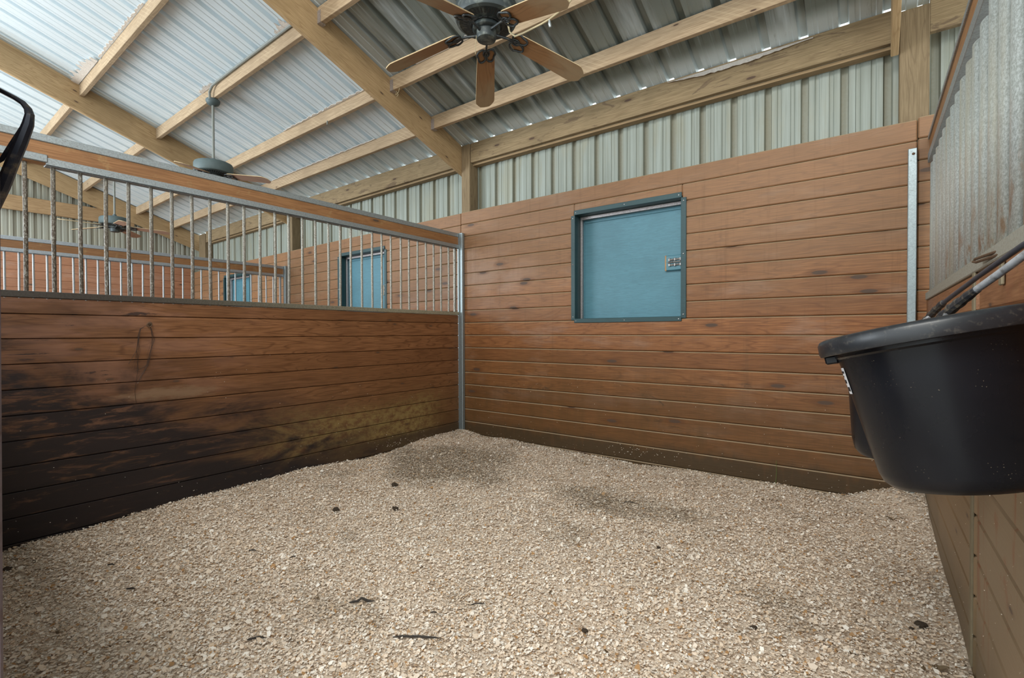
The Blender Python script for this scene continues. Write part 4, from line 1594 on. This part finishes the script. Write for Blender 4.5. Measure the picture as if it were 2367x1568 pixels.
# rusty hook on the boards
mb = MB()
mb.tube([(3.852, -2.125, 1.328), (3.838, -2.00, 1.330), (3.826, -1.905, 1.331), (3.8225, -1.885, 1.335), (3.826, -1.89, 1.342), (3.838, -1.99, 1.341), (3.852, -2.10, 1.339)], 0.0042, 8)
tag(mb.build('wall_hook', M['rust'], smooth=True), 'rusty iron hook sticking out above the black bucket rods', 'hook')

# ------------------------------------------------------------------ screw eye with horse hair on the left partition
se = empty('screw_eye', (0.0, -2.836, 1.184))
tag(se, 'small steel screw eye in the second board of the left partition', 'screw eye')
mb = MB()
mb.tube([(0.012, -2.836 + 0.012 * math.cos(t * math.pi / 6), 1.180 + 0.012 * math.sin(t * math.pi / 6)) for t in range(12)], 0.003, 6, closed=True)
mb.build('ring', M['rust'], parent=se, smooth=True)
mb = MB()
mb.lathe([(0.0, 0.003), (0.011, 0.002), (0.012, 0.0)], Matrix.Translation((0.001, -2.830, 1.188)) @ Matrix.Rotation(math.pi / 2, 4, 'Y'), 12)
mb.build('washer', M['rust'], parent=se)
mb = MB()
for k in range(16):
    side = k % 2
    if side:
        p = [(0.012, -2.836, 1.180), (0.014, -2.86, 1.172), (0.012, -2.882 + rnd.gauss(0, 0.002), 1.155), (0.010, -2.890 + rnd.gauss(0, 0.004), 1.11),
             (0.008, -2.895 + rnd.gauss(0, 0.009), 1.02), (0.007, -2.905 + rnd.gauss(0, 0.014), 0.92 + rnd.gauss(0, 0.03))]
    else:
        p = [(0.012, -2.836, 1.178), (0.013, -2.826 + rnd.gauss(0, 0.003), 1.15), (0.010, -2.822 + rnd.gauss(0, 0.006), 1.09), (0.008, -2.836 + rnd.gauss(0, 0.010), 1.00),
             (0.006, -2.858 + rnd.gauss(0, 0.012), 0.93), (0.005, -2.895 + rnd.gauss(0, 0.012), 0.86 + rnd.gauss(0, 0.03))]
    if k in (1, 4, 7):
        p += [(0.005, -2.912, 0.78), (0.004, -2.905, 0.70)]
    mb.tube(p, 0.0004 if k > 3 else 0.0009, 4)
tag(mb.build('horse_hair', M['hair']), 'loose tuft of dark horse hair hanging from the screw eye', 'hair')

# ------------------------------------------------------------------ stall door edge and bracket at the far left of the picture
mb = MB()
mb.hexa([(x, y, z) for x, y, z in [(2.20, -3.80, 0.0), (2.20, -3.80, 1.625), (2.20, -3.735, 0.0), (2.20, -3.735, 1.625),
                                   (2.265, -3.80, 0.0), (2.354, -3.80, 1.625), (2.265, -3.733, 0.0), (2.354, -3.733, 1.625)]], bev=0.004)
tag(mb.build('door_edge_post', M['door_edge']), 'dusty purple brown steel door edge at the extreme left', 'door post')
mb = MB()
mb.tube([(2.20, -3.765, 1.620), (2.245, -3.735, 1.592), (2.264, -3.723, 1.582), (2.287, -3.706, 1.567), (2.300, -3.697, 1.557), (2.308, -3.692, 1.546), (2.310, -3.690, 1.534)],
        [0.0045, 0.0045, 0.0045, 0.0045, 0.005, 0.006, 0.007], 8)
mb.tube([(2.310, -3.690, 1.536), (2.307, -3.692, 1.518), (2.297, -3.700, 1.485), (2.283, -3.712, 1.440), (2.270, -3.722, 1.400), (2.250, -3.735, 1.355), (2.23, -3.75, 1.31)],
        [0.0075, 0.0095, 0.0105, 0.011, 0.0115, 0.011, 0.010], 8, flat=0.9)
mb.tube([(2.300, -3.698, 1.515), (2.285, -3.712, 1.478), (2.272, -3.722, 1.452), (2.25, -3.735, 1.440)], [0.003, 0.004, 0.004, 0.004], 6)
tag(mb.build('door_yoke', M['bracket'], smooth=True), 'black bent steel bracket reaching in from the left edge', 'bracket')
